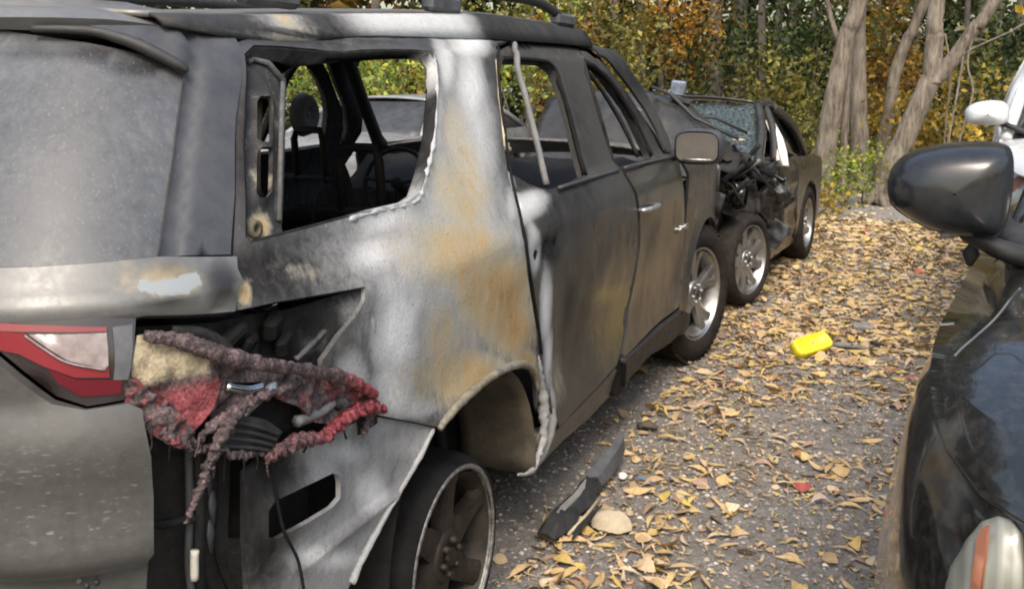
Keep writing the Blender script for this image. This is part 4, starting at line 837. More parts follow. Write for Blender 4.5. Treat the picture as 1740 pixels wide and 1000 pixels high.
# ================================================================== the other vehicles
def fixW(t): return t
def car(name, label, sk, paint, gh, wheels, low=.30, belt=1.0, R=.33, pane='darkglass', bonnet=True, rimm='alloy'):
    """shell of a parked car: skin of nose and sides, tail, bonnet, cabin with panes, wheels"""
    root = empty(name, (*(sk.o+sk.a*sk.len/2), 0), label, 'car')
    L3 = lambda x, t, z: tuple(np.append(sk.o+sk.s*x+sk.a*t, z))
    U1 = sk.side_u(sk.len-.02)
    half = [np.array([0., low+.02]), np.array([.5, low])]
    for t in wheels:
        uc = sk.side_u(t); rr = R+.07
        half += [np.array([uc-rr*math.cos(a), R+rr*math.sin(a)]) for a in np.linspace(-.1, pi+.1, 16)]
    half += [np.array([U1, low+.1]), np.array([U1, belt-.02]), np.array([sk.side_u(gh[3]), belt]), np.array([sk.side_u(gh[0]), belt]), np.array([.45, belt-.07]), np.array([0., belt-.08])]
    body = patch('body_shell', sk, mirrored(half), m=paint, parent=root, step=.06, thick=.02)
    # tail panel
    mb = MB(); wz = lambda z: float(np.interp(z, sk.zz, sk.w))*.58
    mb.grid([[L3(x*wz(z), sk.len-.02+.08*(1-x*x), z) for x in np.linspace(-1, 1, 13)] for z in np.linspace(low, belt, 8)], thick=.01); mb.build('tail_panel', paint, root)
    mb = MB(); mb.box(L3(0, sk.len/2, low+.02), (1.3, sk.len*.8, .1), rot=(0, 0, math.atan2(-sk.a[0], sk.a[1]))); mb.build('underbody', 'plastic', root)
    c0, r0, r1, c1, zr, wr = gh; wb = float(np.interp(belt, sk.zz, sk.w))-.03
    def deck(t0, t1, nm, sag):
        if t1-t0 < .1: return
        mb = MB(); rows = []
        for t in np.linspace(t0, t1, 16):
            P = sk.base(np.array([float(np.interp(t, sk.ta, sk.ua)) if t < sk.L else sk.u1+t-sk.L]), np.array([belt-.06]))[0]; w_ = abs((P[:2]-sk.o)@sk.s)
            rows.append([L3(x*w_*.99, t, belt-.01-sag*(1-ss(t, t0, t0+.6))*(1 if t0 < 1 else 0)+.045*(1-abs(x)**3)) for x in np.linspace(-1, 1, 17)])
        mb.grid(rows, thick=-.01); return mb.build(nm, paint, root)
    if bonnet: deck(.10 if belt > 1.14 else .04, c0+.05, 'bonnet', .12)
    deck(c1-.05, sk.len-.02, 'boot_lid', 0)
    # cabin
    A = {s: L3(s*wb, c0, belt) for s in (-1, 1)}; B = {s: L3(s*wr, r0, zr) for s in (-1, 1)}; Cq = {s: L3(s*wr, r1, zr) for s in (-1, 1)}; D = {s: L3(s*wb, c1, belt) for s in (-1, 1)}
    V = lambda p: np.array(p)
    mb = MB(); mb.grid([[V(B[-1])*(1-a)+V(B[1])*a+[0, 0, .035*(1-(2*a-1)**2)] if k == 0 else V(B[-1])*(1-a)*(1-k)+V(B[1])*a*(1-k)+V(Cq[-1])*(1-a)*k+V(Cq[1])*a*k+[0, 0, .05*(1-(2*a-1)**2)] for a in np.linspace(0, 1, 13)] for k in np.linspace(0, 1, 8)], thick=-.02); mb.build('roof', paint, root)
    for s in (-1, 1):
        m1 = (V(A[s])*.5+V(D[s])*.5); m2 = V(B[s])*.5+V(Cq[s])*.5
        for nm, a, b in (('front_pillar', A[s], B[s]), ('rear_pillar', D[s], Cq[s]), ('middle_pillar', m1, m2), ('roof_rail', B[s], Cq[s])):
            mb = MB(); mb.tube([a, V(a)*.5+V(b)*.5+np.append(sk.s*s*.015, .01), b], .035, 8); mb.build(nm, paint, root)
        for a, b, c, d in ((A[s], B[s], m2, m1), (m1, m2, Cq[s], D[s])):
            a, b, c, d = map(V, (a, b, c, d)); ce = (a+b+c+d)/4; sh_ = lambda p: ce+(p-ce)*.985
            mb = MB(); mb.grid([[sh_(a)*(1-t)+sh_(d)*t for t in np.linspace(0, 1, 5)], [sh_(b)*(1-t)+sh_(c)*t for t in np.linspace(0, 1, 5)]], thick=.004); mb.build('side_window', pane, root)
    for nm, P, Q, dz in (('windscreen', A, B, -1), ('rear_window', D, Cq, 1)):
        mb = MB(); mb.grid([[V(P[-1])*(1-a)*(1-k)+V(P[1])*a*(1-k)+V(Q[-1])*(1-a)*k+V(Q[1])*a*k+np.append(sk.a*dz*.06*(1-(2*a-1)**2), 0) for a in np.linspace(0, 1, 11)] for k in np.linspace(0, 1, 5)], thick=.005); mb.build(nm, pane, root)
    for t in wheels:
        for s in (-1, 1):
            c = L3(s*(float(np.interp(.5, sk.zz, sk.w))-.115), t, R); wheel(root, c, R+.005, R*.64, .21, 5, axis=tuple(sk.s*s), tread=False, rimm=rimm)
    return root, L3
# --- black SUV at the right edge, nose towards the camera
WB = [(.1, .86), (.3, .93), (.5, .962), (.68, .985), (.85, .985), (1.0, .97), (1.04, .965), (1.09, .945), (1.13, .915), (1.16, .87), (1.3, .82), (2, .7)]
RB = [(.1, .12), (.3, .02), (.5, .0), (.75, .0), (.95, .02), (1.06, .07), (1.14, .16), (1.2, .3), (2, .6)]
BK = Skin(WB, RB, origin=(2.965, -.015), axis=(.122, .9925), side=(-.9925, .122), length=4.75, corner=(.60, 2.2, .22), blend=(.4, 1.0))
def bk_disp(u, z):
    t = u-BK.u1+BK.L; q = np.hypot(t-.98, z-.40)-.46
    return .03*np.exp(-(np.maximum(q, 0)/.07)**2)*(z < .95)-.02*np.exp(-((z-.93)/.05)**2)*ss(t, 1.4, 1.7)
BK.disp = bk_disp
bk, L3 = car('black_suv', 'glossy black SUV at the right edge with its nose and mirror towards the camera', BK, 'black', (1.45, 2.15, 4.3, 4.72, 1.72, .66), (.98, 3.85), low=.30, belt=1.15, R=.39)
# headlamp with amber corner
hp = BK.loop([(1612, 1000), (1622, 960), (1645, 918), (1672, 886), (1700, 877), (1722, 884), (1736, 905), (1740, 960), (1740, 1000)])
zlo = .80
hp2 = hp+[np.array([hp[-1][0], zlo]), np.array([hp[0][0], zlo])]
def dome(poly, h, w_): return lambda u, z: h*np.sqrt(np.clip(distpoly(poly, u, z)/w_, 0, 1))
hd = patch('headlamp', BK, hp2, m='headlens', parent=bk, off=.004, thick=.03, step=.012, extra=dome(hp2, .03, .06))
am = BK.loop([(1690, 925), (1698, 906), (1708, 900), (1704, 950), (1698, 1000), (1682, 1000)])
patch('amber_marker', BK, am, m='amber', parent=hd, off=.0335, thick=.004, step=.012)
strip('fender_lip', [(1740, 492), (1708, 530), (1680, 560), (1650, 586), (1626, 610)], .0020, 'plasticmid', bk, .006, skin=BK)
# mirror
YM = 1.25
out = crom([atY(*p, YM) for p in [(1507, 322), (1512, 292), (1540, 264), (1590, 249), (1650, 243), (1706, 246), (1722, 262), (1724, 300), (1718, 350), (1706, 392), (1680, 404), (1636, 400), (1580, 388), (1532, 362), (1512, 342)]], 5, closed=True)
ctr = np.mean(out, 0)
def ring(s_, dy): return [tuple(ctr+(p-ctr)*s_+np.array([0, dy, 0])) for p in out+out[:1]]
mb = MB(); mb.grid([ring(.90, .11), ring(.985, .10), ring(1.0, .07), ring(1., .02), ring(.975, -.02), ring(.90, -.055), ring(.76, -.082), ring(.55, -.098), ring(.3, -.105), ring(.02, -.107)]); mir = mb.build('door_mirror', 'mirrorshell', bk)
mb = MB(); mb.grid([ring(.88, .108), ring(.02, .106)]); mb.build('mirror_glass', 'mirrorglass', mir)
sm_ = [ctr+(p-ctr)*.985+np.array([0, -.012, 0]) for p in out[50:72]]; mb = MB(); mb.tube(sm_, .0022, 6); mb.build('mirror_seam', 'plastic', mir)
a_ = atY(1640, 392, YM+.02); b_ = atY(1690, 420, YM+.04); c_ = atY(1760, 445, YM+.10); d_ = np.array(L3(.86, 1.58, 1.20))
mb = MB(); mb.tube([a_, b_, c_, c_*.4+d_*.6, d_], [.03, .034, .042, .05, .07], 12, flat=.65); mb.build('mirror_arm', 'plastic', mir)
mb = MB(); mb.box(atY(1620, 396, YM-.02), (.055, .02, .016), rot=(0, -.25, 0), bev=.2); mb.build('puddle_lamp', 'clearlens', mir)
q = atY(1652, 430, YM+.1); mb = MB(); mb.tube([q+[.0, 0, .05], q+[0, 0, .02], q, q-[.004, 0, .03]], [.004, .01, .018, .008], 8, jit=.25); mb.build('broken_bracket', 'plastic', mir)
# --- silver car behind it
WS = [(.1, .85), (.3, .90), (.6, .93), (.9, .93), (1.1, .92), (1.25, .89), (2, .7)]; RS = [(.1, .1), (.4, 0), (.8, 0), (.95, .04), (1.1, .1), (1.25, .3), (2, .8)]
SI = Skin(WS, RS, origin=(3.30, 3.75), axis=(.06, .998), side=(-.998, .06), length=4.6, corner=(.6, 2.2, .25), blend=(.4, 1.))
si, L4 = car('silver_car', 'pale silver car with white mirror parked behind the black SUV', SI, 'silver', (1.15, 1.95, 4.2, 4.55, 1.76, .68), (.85, 3.6), belt=1.25, R=.36)
o_ = crom([atY(*p, 4.9) for p in [(1640, 200), (1643, 185), (1662, 174), (1695, 171), (1712, 178), (1716, 200), (1706, 211), (1670, 213), (1646, 210)]], 4, closed=True); ct = np.mean(o_, 0)
mb = MB(); mb.grid([[tuple(ct+(p-ct)*s_+np.array([0, dy, 0])) for p in o_+o_[:1]] for s_, dy in ((.9, .12), (1, .09), (1, .02), (.9, -.04), (.6, -.08), (.05, -.095))]); ms = mb.build('door_mirror', 'silver', si)
mb = MB(); mb.tube([ct+[.08, .03, -.05], ct+[.20, .05, -.10], ct+[.36, .07, -.20]], [.025, .03, .04], 8, flat=.6); mb.build('mirror_arm', 'plastic', ms)
pch = SI.loop([(1720, 308), (1732, 300), (1740, 298), (1740, 320), (1724, 330)]); patch('amber_marker', SI, pch, m='amber', parent=si, off=.008, thick=.01, step=.02)
# --- grey car seen through the burnt SUV's windows
GR = Skin([(z, w_*.98) for z, w_ in WS], RS, origin=(-3.7, 6.6), axis=(.02, .9998), side=(.9998, -.02), length=4.7, corner=(.6, 2.2, .25), blend=(.4, 1.))
car('grey_car', 'grey car standing beyond the burnt SUV, seen through its empty windows', GR, 'greycar', (1.35, 2.0, 3.4, 4.1, 1.34, .62), (.9, 3.6), belt=.98, R=.33, pane='dustypane')
# --- wrecked sedan nose to nose with the SUV
WD = [(.1, .82), (.2, .86), (.35, .885), (.6, .90), (.8, .90), (.9, .885), (1.0, .84), (1.2, .75), (2, .6)]; RD_ = [(.1, .1), (2, .1)]
SE = Skin(WD, RD_, origin=(.075, 5.23), axis=(.09, .996), side=(.996, -.09), length=3.55, corner=(.5, 2.2, .22), taper=.55)
sed = empty('wrecked_sedan', (*(SE.o+SE.a*2.2), 0), 'dark bronze sedan with smashed front end, buckled bonnet and crazed windscreen', 'car')
S3 = lambda x, t, z: np.append(SE.o+SE.s*x+SE.a*t, z)
U = SE.side_u
def arcp(t, r=.375, z=.33, a0=-.15, a1=pi+.15): return [np.array([U(t)-r*math.cos(a), z+r*math.sin(a)]) for a in np.linspace(a0, a1, 16)]
def sed_patch(nm, half, sgn=1, **k):
    h = half if sgn > 0 else [np.array([-p[0], p[1]]) for p in half]
    return patch(nm, SE, h, parent=sed, **k)
for sgn in (1, -1):
    sed_patch('rear_quarter', [np.array(p) for p in ((U(2.10), .26), (U(2.16), .3))]+arcp(2.58)+[np.array(p) for p in ((U(3.45), .34), (U(3.5), .74), (U(3.2), .86), (U(2.8), .915), (U(2.10), .945), (U(2.03), .6))], sgn, m='brown', step=.05, thick=.02)
    sed_patch('rear_door', [np.array(p) for p in ((U(1.62), .30), (U(2.10), .29), (U(2.01), .6), (U(2.08), .942), (U(1.5), .94), (U(1.55), .6))], sgn, m='brown', step=.04, thick=.03, extra=(lambda u, z: -.03*np.exp(-((np.abs(u)-U(1.9))/.15)**2)*np.abs(np.sin(z*17))))
    sed_patch('sill', [np.array(p) for p in ((U(.95), .18), (U(2.2), .20), (U(2.14), .30), (U(.95), .30))], sgn, m='brown', step=.05, thick=.05, off=-.01)
# torn front door, swung and crushed
mb = MB(); rows = []
for t in np.linspace(0, 1, 12):
    rows.append([S3(.86-.30*(1-t)**2+.02*mnoise.noise((t*9, z*9, 4))+.06*math.sin(z*9)*(1-t), 1.05+.5*t, z+.03*mnoise.noise((t*6, z*6, 1))) for z in np.linspace(.32, .95, 14)])
mb.grid(rows, thick=-.02); mb.build('crushed_front_door', 'black', sed)
# cabin
wb, wr, zr = .80, .60, 1.385
A = {s: S3(s*wb, 1.05, .95) for s in (-1, 1)}; B = {s: S3(s*wr, 1.80, zr) for s in (-1, 1)}; Cq = {s: S3(s*(wr-.02), 2.35, zr-.035) for s in (-1, 1)}; D = {s: S3(s*(wb-.09), 3.12, .89) for s in (-1, 1)}
mb = MB(); mb.grid([[B[-1]*(1-a)*(1-k)+B[1]*a*(1-k)+Cq[-1]*(1-a)*k+Cq[1]*a*k+[0, 0, .05*(1-(2*a-1)**2)] for a in np.linspace(0, 1, 13)] for k in np.linspace(0, 1, 8)], thick=-.02); mb.build('roof', 'brown', sed)
for s in (-1, 1):
    for nm, a, b, r_ in (('front_pillar', A[s], B[s], .035), ('rear_pillar', D[s], Cq[s], .05), ('roof_rail', B[s], Cq[s], .035), ('middle_pillar', S3(s*wb, 1.6, .94), S3(s*wr, 1.98, zr), .035)):
        mb = MB(); mb.tube(crom([a, a*.5+b*.5+[s*.03, 0, .045 if nm == 'rear_pillar' else .018], b], 5), r_, 10); mb.build(nm, 'brown' if nm != 'middle_pillar' else 'plastic', sed)
    q = [S3(s*wb, 1.66, .95), S3(s*wr, 2.02, zr-.03), Cq[s], D[s]]
    mb = MB(); mb.grid([[q[0]*(1-t)+q[3]*t for t in np.linspace(0, 1, 6)], [q[1]*(1-t)+q[2]*t for t in np.linspace(0, 1, 6)]], thick=.005); mb.build('rear_side_window', 'darkglass', sed)
mb = MB(); mb.grid([[A[-1]*(1-a)*(1-k)+A[1]*a*(1-k)+B[-1]*(1-a)*k+B[1]*a*k+[0, -.05*(1-(2*a-1)**2)+.02*mnoise.noise((a*8, k*8, 0)), .015*mnoise.noise((a*9, k*7, 3))] for a in np.linspace(0, 1, 25)] for k in np.linspace(0, 1, 15)], thick=.006); mb.build('windscreen', 'greenglass', sed)
mb = MB(); mb.grid([[D[-1]*(1-a)*(1-k)+D[1]*a*(1-k)+Cq[-1]*(1-a)*k+Cq[1]*a*k for a in np.linspace(0, 1, 7)] for k in np.linspace(0, 1, 4)], thick=.006); mb.build('rear_window', 'darkglass', sed)
mb = MB(); mb.grid([[S3(x*(.72-.25*((t-3.0)/.5)**2), t, .91+.02*(1-x*x)-.30*max(0, t-3.1)) for x in np.linspace(-1, 1, 11)] for t in np.linspace(3.0, 3.5, 6)], thick=-.01); mb.build('boot_lid', 'brown', sed)
mb = MB(); mb.grid([[S3(x*.52, 3.5+.05*(1-x*x), z) for x in np.linspace(-1, 1, 9)] for z in np.linspace(.3, .78, 6)], thick=.01); mb.build('tail_panel', 'brown', sed)
mb = MB(); mb.box(S3(0, 1.9, .24), (1.4, 2.8, .08), rot=(0, 0, -.09)); mb.build('underbody', 'plastic', sed)
# white side airbag hanging in the door opening
for x0, r_ in ((0., .028), (.05, .02)):
    p, q = atY(1312-x0*200, 205, 7.0), atY(1335-x0*200, 282, 6.7); mb = MB(); mb.tube([p, p*.6+q*.4+[.02, 0, 0], p*.3+q*.7+[.01, 0, 0], q], [r_*.6, r_, r_*1.3, r_], 9, flat=.5); mb.build('side_airbag', 'tan_cloth' if x0 else 'whiteplastic', sed)
# buckled bonnet, folded edges
mb = MB(); rows = []
for t in np.linspace(0, 1, 18):
    rows.append([S3(x*.74, .05+1.1*t, .94+(.56-.40*float(ss(x*.74+.05, .1, .95)))*math.exp(-((t-.60)/.36)**2)+.05*mnoise.noise((x*3, t*5, 8))+.015*mnoise.noise((x*11, t*14, 8))-.05*abs(x)**4) for x in np.linspace(-1, 1, 22)])
mb.grid(rows, thick=.012); bo = mb.build('buckled_bonnet', 'brown', sed)
strip_pts = lambda P, r_, nm, m, par=sed, n=7, jit=.1: (lambda mb: (mb.tube(P, r_, n, jit=jit), mb.build(nm, m, par))[1])(MB())
strip_pts([atY(1108, 148, 5.9), atY(1140, 160, 5.85), atY(1180, 200, 5.8), atY(1255, 236, 5.75)], .014, 'bonnet_edge', 'plastic', bo)
strip_pts([atY(1040, 168, 5.6), atY(1062, 170, 5.6), atY(1090, 190, 5.6)], .012, 'bonnet_edge', 'dirtychrome', bo)
strip_pts([atY(1160, 196, 6.0), atY(1215, 200, 6.1), atY(1270, 226, 6.2)], .012, 'wiper_arm', 'plastic')
q = atY(1152, 150, 5.9); mb = MB(); mb.box(q, (.105, .07, .11), rot=(.1, .12, .35), bev=.16); lq = mb.build('torn_lamp_unit', 'bluelens', sed)
mb = MB(); mb.box(q+[.06, -.03, .0], (.008, .05, .10), rot=(.1, .12, .35)); mb.build('lamp_edge', 'chrome', lq); mb = MB(); mb.box(q-[-.03, 0, .085], (.14, .08, .04), rot=(0, .3, .3), bev=.2); mb.build('lamp_bracket', 'plastic', lq)
q = atY(1228, 280, 5.6); mb = MB(); mb.grid([[q+np.array([a*.13+.02*b, -.03+.05*a*a, .05*b+.02*a]) for a in np.linspace(-1, 1, 7)] for b in np.linspace(-.6, .8, 5)], thick=.006); mb.build('fender_scrap', 'bluelens', sed)
# smashed front corner: bent plates, pipes, hoses
random.seed(21)
for k in range(70):
    x = random.uniform(.25, .98); t = random.uniform(.12, 1.25); z = random.uniform(.30, .96)
    if z < .72 and x > .5 and t < .95: z += .36; x -= .1
    c = S3(x, t, z); kind = random.random(); m = random.choice(['plastic', 'plastic', 'soot', 'char', 'black', 'black', 'plasticmid', 'char'] if random.random() > .12 else ['dirtychrome', 'ashsteel', 'alloydark'])
    mb = MB()
    if kind < .55:
        R3 = Matrix.Rotation(random.uniform(0, 6), 3, 'X') @ Matrix.Rotation(random.uniform(0, 6), 3, 'Z'); s_ = random.uniform(.05, .16); ph = random.random()*9
        mb.grid([[tuple(Vector(c)+R3 @ Vector((a*s_, b*s_*.8, .5*s_*mnoise.noise((a*1.6+ph, b*1.6, ph))+.12*s_*abs(math.sin(a*5+ph))))) for a in np.linspace(-1, 1, 8)] for b in np.linspace(-1, 1, 7)], thick=.004); mb.build('crumpled_panel', m, sed)
    else:
        d = np.array([random.uniform(-.2, .2), random.uniform(-.25, .25), random.uniform(-.15, .15)]); e = np.array([random.uniform(-.1, .1) for _ in range(3)])
        mb.tube([c-d, c+e, c+d], random.uniform(.006, .022), 7, jit=.1); mb.build('torn_pipe', m, sed)
mb = MB(); mb.box(S3(-.05, .75, .62), (1.3, .7, .55), rot=(0, 0, -.1), bev=.1); mb.build('engine_block', 'char', sed)
mb = MB(); mb.box(S3(0, .15, .55), (1.5, .14, .3), rot=(0, 0, -.1), bev=.25); mb.build('bumper_beam', 'plastic', sed)
p = atY(1318, 400, 6.6); mb = MB(); mb.box(p, (.02, .16, .15), rot=(.2, .1, .2), bev=.2); mb.build('white_trim_scrap', 'whiteplastic', sed)
p = atZ(1274, 519, 0); wheel(sed, (p[0]-.08, p[1]+.04, .325), .328, .245, .16, 9, axis=(.958, -.287), rimm='alloy', twin=False, tread=False)
for s, t in ((1, 2.58), (-1, 2.58), (-1, .5)): c = S3(s*.79, t, .325); wheel(sed, tuple(c), .328, .22, .20, 7, axis=tuple(SE.s*s), twin=False, tread=False)

# ================================================================== debris on the ground
def ground_z(x, y): return gh(x, y)
# yellow moulded plastic tub lid
yq = atZ(1374, 604, 0); yr = atZ(1340, 604, 0); L_ = .125
def yel():
    mb = MB(); rows = []
    for s_, h in ((.92, 0), (1., .010), (1., .045), (.96, .062), (.84, .068), (.80, .060), (.1, .060)):
        rows.append([(s_*.125*np.sign(math.cos(a))*abs(math.cos(a))**.45, s_*.058*np.sign(math.sin(a))*abs(math.sin(a))**.5, h) for a in np.linspace(0, 2*pi, 41)])
    mb.grid(rows); return mb
M_ = Matrix.Translation((yq[0], yq[1]+.03, .035)) @ Matrix.Rotation(.78, 4, 'Z') @ Matrix.Rotation(math.radians(-9), 4, 'Y') @ Matrix.Rotation(math.radians(40), 4, 'X')
root = empty('yellow_cover', (yq[0], yq[1], 0), 'bright yellow rounded plastic cover lying on the leaf-strewn gravel', 'cover')
me = yel().mesh('shell'); me.transform(M_); link('shell', me, 'yellow', root)
mb = MB(); mb.lathe([(0, .002), (.004, .012), (.004, .016), (0, .018)], (.095, 0, .058), axis='z', n=14); me = mb.mesh('moulding_boss'); me.transform(M_); link('moulding_boss', me, 'yellow', root)
def debris(name, label, cat, mb, m): return tag(mb.build(name, m), label, cat)
random.seed(5)
p = atZ(1440, 592, 0); mb = MB(); mb.tube([p+[-.09, .02, .012], p+[-.03, .0, .022], p+[.04, -.01, .02], p+[.10, .0, .012]], [.02, .03, .026, .014], 8, flat=.6, jit=.3); debris('charred_fragment', 'dark charred fragment lying beside the yellow cover', 'debris', mb, 'greystone')
p = atZ(1488, 586, 0); mb = MB(); mb.tube([p+[-.03, 0, .008], p+[0, .0, .02], p+[.03, -.02, .012]], [.012, .018, .008], 7, jit=.3); debris('black_chip', 'small black plastic chip right of the charred fragment', 'debris', mb, 'plastic')
p = atZ(1466, 560, 0); mb = MB(); mb.box(p+[0, 0, .018], (.13, .07, .04), rot=(.1, .05, .3), bev=.3); debris('grey_stone', 'flat grey stone behind the yellow cover', 'stone', mb, 'greystone')
# splintered black trim wedge near the rear wheel
p0, p1 = atZ(930, 915, 0), atZ(1040, 800, 0); ax = (p1-p0)/np.linalg.norm(p1-p0); pr_ = np.array([ax[1], -ax[0], 0])
root = empty('trim_wedge', tuple(p0), 'black plastic trim wedge with a pale split face lying near the bare rear wheel', 'debris')
def wedge(f, nm, m, par):
    mb = MB(); mb.grid([[tuple(p0+ax*a+pr_*(b*w_*.72+.016*mnoise.noise((a*14, 0, 5)))+np.array([0, 0, h+.012*mnoise.noise((a*20, b*2, 9))])) for b, h in ((-1, h0), (-.5, h1), (.3, h1*.9), (1, h0*.6))] for a, w_, h0, h1 in f], smooth=False, thick=-.012); return mb.build(nm, m, par)
ln = float(np.linalg.norm(p1-p0))
wz_ = wedge([(-.02, .040, .012, .018), (.05, .055, .012, .040), (.12, .064, .016, .045), (.2, .052, .012, .040), (.32, .055, .02, .044), (.38, .046, .012, .05), (.44, .036, .02, .05)], 'wedge_body', 'plastic', root)
wedge([(.42, .034, .03, .05), (.55, .030, .03, .075), (.68, .018, .05, .10), (.76, .010, .085, .115)], 'wedge_blade', 'plasticmid', root)
wedge([(.10, .003, .042, .048), (.16, .012, .040, .048), (.27, .009, .040, .047), (.40, .002, .044, .052)], 'split_face', 'greystone', root)
mb = MB(); mb.tube([p0+pr_*.066+ax*.03+[0, 0, .018], p0+pr_*.07+ax*.2+[0, 0, .022], p0+pr_*.062+ax*.36+[0, 0, .022]], .006, 6, jit=.2); mb.build('pale_edge', 'stone', root)
mb = MB(); mb.grid([[p0+ax*a+pr_*(b*w_+.085+.01*math.sin(a*30))+np.array([0, 0, h+.006*b]) for b in (-1, 0, 1)] for a, w_, h in ((.02, .004, .012), (.10, .016, .022), (.2, .012, .018), (.30, .003, .012))], smooth=False, thick=-.006); mb.build('loose_shard', 'plastic', root)
p = atZ(1058, 812, 0); mb = MB(); mb.lathe([(0, .016), (.014, .016), (.018, .012), (.019, .001)], (p[0], p[1], .004), axis='z', n=18); debris('white_bottle_cap', 'small white bottle cap at the tip of the trim wedge', 'cap', mb, 'whiteplastic')
p = atZ(1092, 818, 0); mb = MB(); mb.tube([p+[-.045, .012, .008], p+[0, 0, .014], p+[.05, -.008, .008]], [.004, .009, .003], 7, flat=.5); debris('blue_strip', 'thin blue plastic strip next to the white cap', 'debris', mb, 'blueplastic')
p = atZ(1040, 893, 0); mb = MB(); rows = []
for a in np.linspace(-1, 1, 12): rows.append([p+np.array([a*.075, b*.06*math.sqrt(max(0.02, 1-a*a)), .060*math.sqrt(max(0, 1-a*a*.95))*math.cos(b*1.5)+.012*mnoise.noise((a*3, b*3, 2))]) for b in np.linspace(-1, 1, 10)])
mb.grid(rows); debris('pale_rock', 'pale tan rounded rock beside the trim wedge', 'stone', mb, 'stone')
p = atZ(1100, 728, 0); mb = MB(); mb.tube([p+[-.05, 0, .01], p+[0, 0, .024], p+[.05, 0, .01]], [.012, .03, .01], 8, flat=.6, jit=.2); debris('rusty_fragment', 'reddish brown fragment in the soot beside the rocker', 'debris', mb, 'tan')

# ================================================================== leaves and gravel
PAL = np.array([(.48, .34, .18), (.54, .39, .18), (.58, .42, .14), (.55, .45, .30), (.50, .38, .25), (.40, .26, .19), (.45, .25, .12), (.31, .21, .15), (.60, .46, .11), (.48, .37, .31), (.32, .06, .06), (.22, .28, .08)])
PW = np.array([.21, .21, .14, .13, .11, .035, .04, .045, .05, .02, .005, .005]); PW /= PW.sum()
def leaf_batch(x, y, z, ang, ln, wd, curl, tilt, kind):
    """strip leaves: 5 stations x 3 across"""
    n = len(x); st = np.linspace(-.5, .5, 5); prof = np.where(kind[:, None] == 0, np.array([.06, .8, 1., .6, .04])[None], np.array([.12, .8, 1., .8, .15])[None])
    V = np.zeros((n, 5, 3, 3)); roll = tilt
    for i, s in enumerate(st):
        for j, b in enumerate((-1, 0, 1)):
            lx = s*ln; ly = b*wd*.5*prof[:, i]+curl[:, 1]*ln*(s*s-.08); lz = curl[:, 0]*ln*(s*s*4-.3)*.3+abs(b)*wd*.5*prof[:, i]*curl[:, 2]+b*wd*.5*prof[:, i]*roll
            V[:, i, j, 0] = x+lx*np.cos(ang)-ly*np.sin(ang); V[:, i, j, 1] = y+lx*np.sin(ang)+ly*np.cos(ang); V[:, i, j, 2] = lz
    V[..., 2] += (z+.004-V[..., 2].min((1, 2)))[:, None, None]+rng.uniform(0, .012, n)[:, None, None]
    f = np.array([(i*3+j, i*3+j+1, (i+1)*3+j+1, (i+1)*3+j) for i in range(4) for j in range(2)])
    return V.reshape(n, 15, 3), f
def np_mesh(name, V, F, C=None, m=None):
    me = bpy.data.meshes.new(name); nv, nf, k = len(V), len(F), F.shape[1]
    me.vertices.add(nv); me.vertices.foreach_set('co', V.astype(np.float32).reshape(-1)); me.loops.add(nf*k); me.loops.foreach_set('vertex_index', F.astype(np.int32).reshape(-1))
    me.polygons.add(nf); me.polygons.foreach_set('loop_start', np.arange(0, nf*k, k, dtype=np.int32)); me.polygons.foreach_set('use_smooth', np.ones(nf, bool)); me.update(calc_edges=True)
    if C is not None: setattr_col(me, 'col', np.concatenate([C, np.ones((len(C), 1))], 1))
    if m: me.materials.append(MT[m])
    return me
def scatter(n, x0, x1, y0, y1, dens):
    x = rng.uniform(x0, x1, n*3); y = rng.uniform(y0, y1, n*3); k = rng.random(n*3) < dens(x, y); return x[k][:n], y[k][:n]
cl = np.array([mnoise.noise((0, 0, 0))])
def clump(x, y): return np.array([mnoise.noise((a*1.4, b*1.4, 11))+.5*mnoise.noise((a*4, b*4, 11)) for a, b in zip(x, y)])
def under(x, y): return (x < .93) & (y < 5.1)
def dens_near(x, y): return np.clip(.40+1.1*clump(x, y)+.9*ss(y, 3.0, 5.6), .08, 1)*np.where(under(x, y), .12, 1)*np.where((x < 1.25) & (y < 2.6), .55, 1)
xs, ys = [], []
a, b = scatter(3700, .6, 3.2, .9, 5.2, dens_near); xs.append(a); ys.append(b)
a, b = scatter(13000, .4, 3.6, 4.8, 10.5, dens_near); xs.append(a); ys.append(b)
a, b = scatter(9000, -7., 9., 9.5, 20., lambda x, y: .8+0*x); xs.append(a); ys.append(b)
a, b = scatter(3500, -6., .4, 4., 10., lambda x, y: .8+0*x); xs.append(a); ys.append(b)
nb_ = sum(map(len, xs)); a, b = scatter(9000, .8, 2.9, 1., 7., lambda x, y: np.where(under(x, y), .15, .85)); xs.append(a); ys.append(b)
a, b = scatter(3000, -9., -1.2, -2., 4., lambda x, y: .7+0*x); xs.insert(0, a); ys.insert(0, b); nb_ += len(a)
x = np.concatenate(xs); y = np.concatenate(ys); n = len(x)
z = np.array([gh(a, b) for a, b in zip(x, y)])
kind = (rng.random(n) < .16).astype(int); far = ss(y, 7, 14)
ln = np.where(kind == 0, rng.uniform(.03, .118, n), rng.uniform(.03, .075, n))*(1+.5*far); ln[nb_:] *= .26; wd = np.where(kind == 0, ln*rng.uniform(.11, .26, n), ln*rng.uniform(.45, .7, n)); wd[nb_:] *= 1.8
curl = np.stack([rng.normal(0, .45, n)*rng.choice([.15, 1.], n), rng.normal(0, .6, n), rng.uniform(.0, 1.2, n)*rng.choice([.2, 1.], n)], 1)
ANG = rng.uniform(0, 2*pi, n)
V, f = leaf_batch(x, y, z, ANG, ln, wd, curl, rng.normal(0, .5, n), kind)
ci = rng.choice(len(PAL), n, p=PW); col = PAL[ci]*rng.uniform(.72, 1.12, (n, 1))
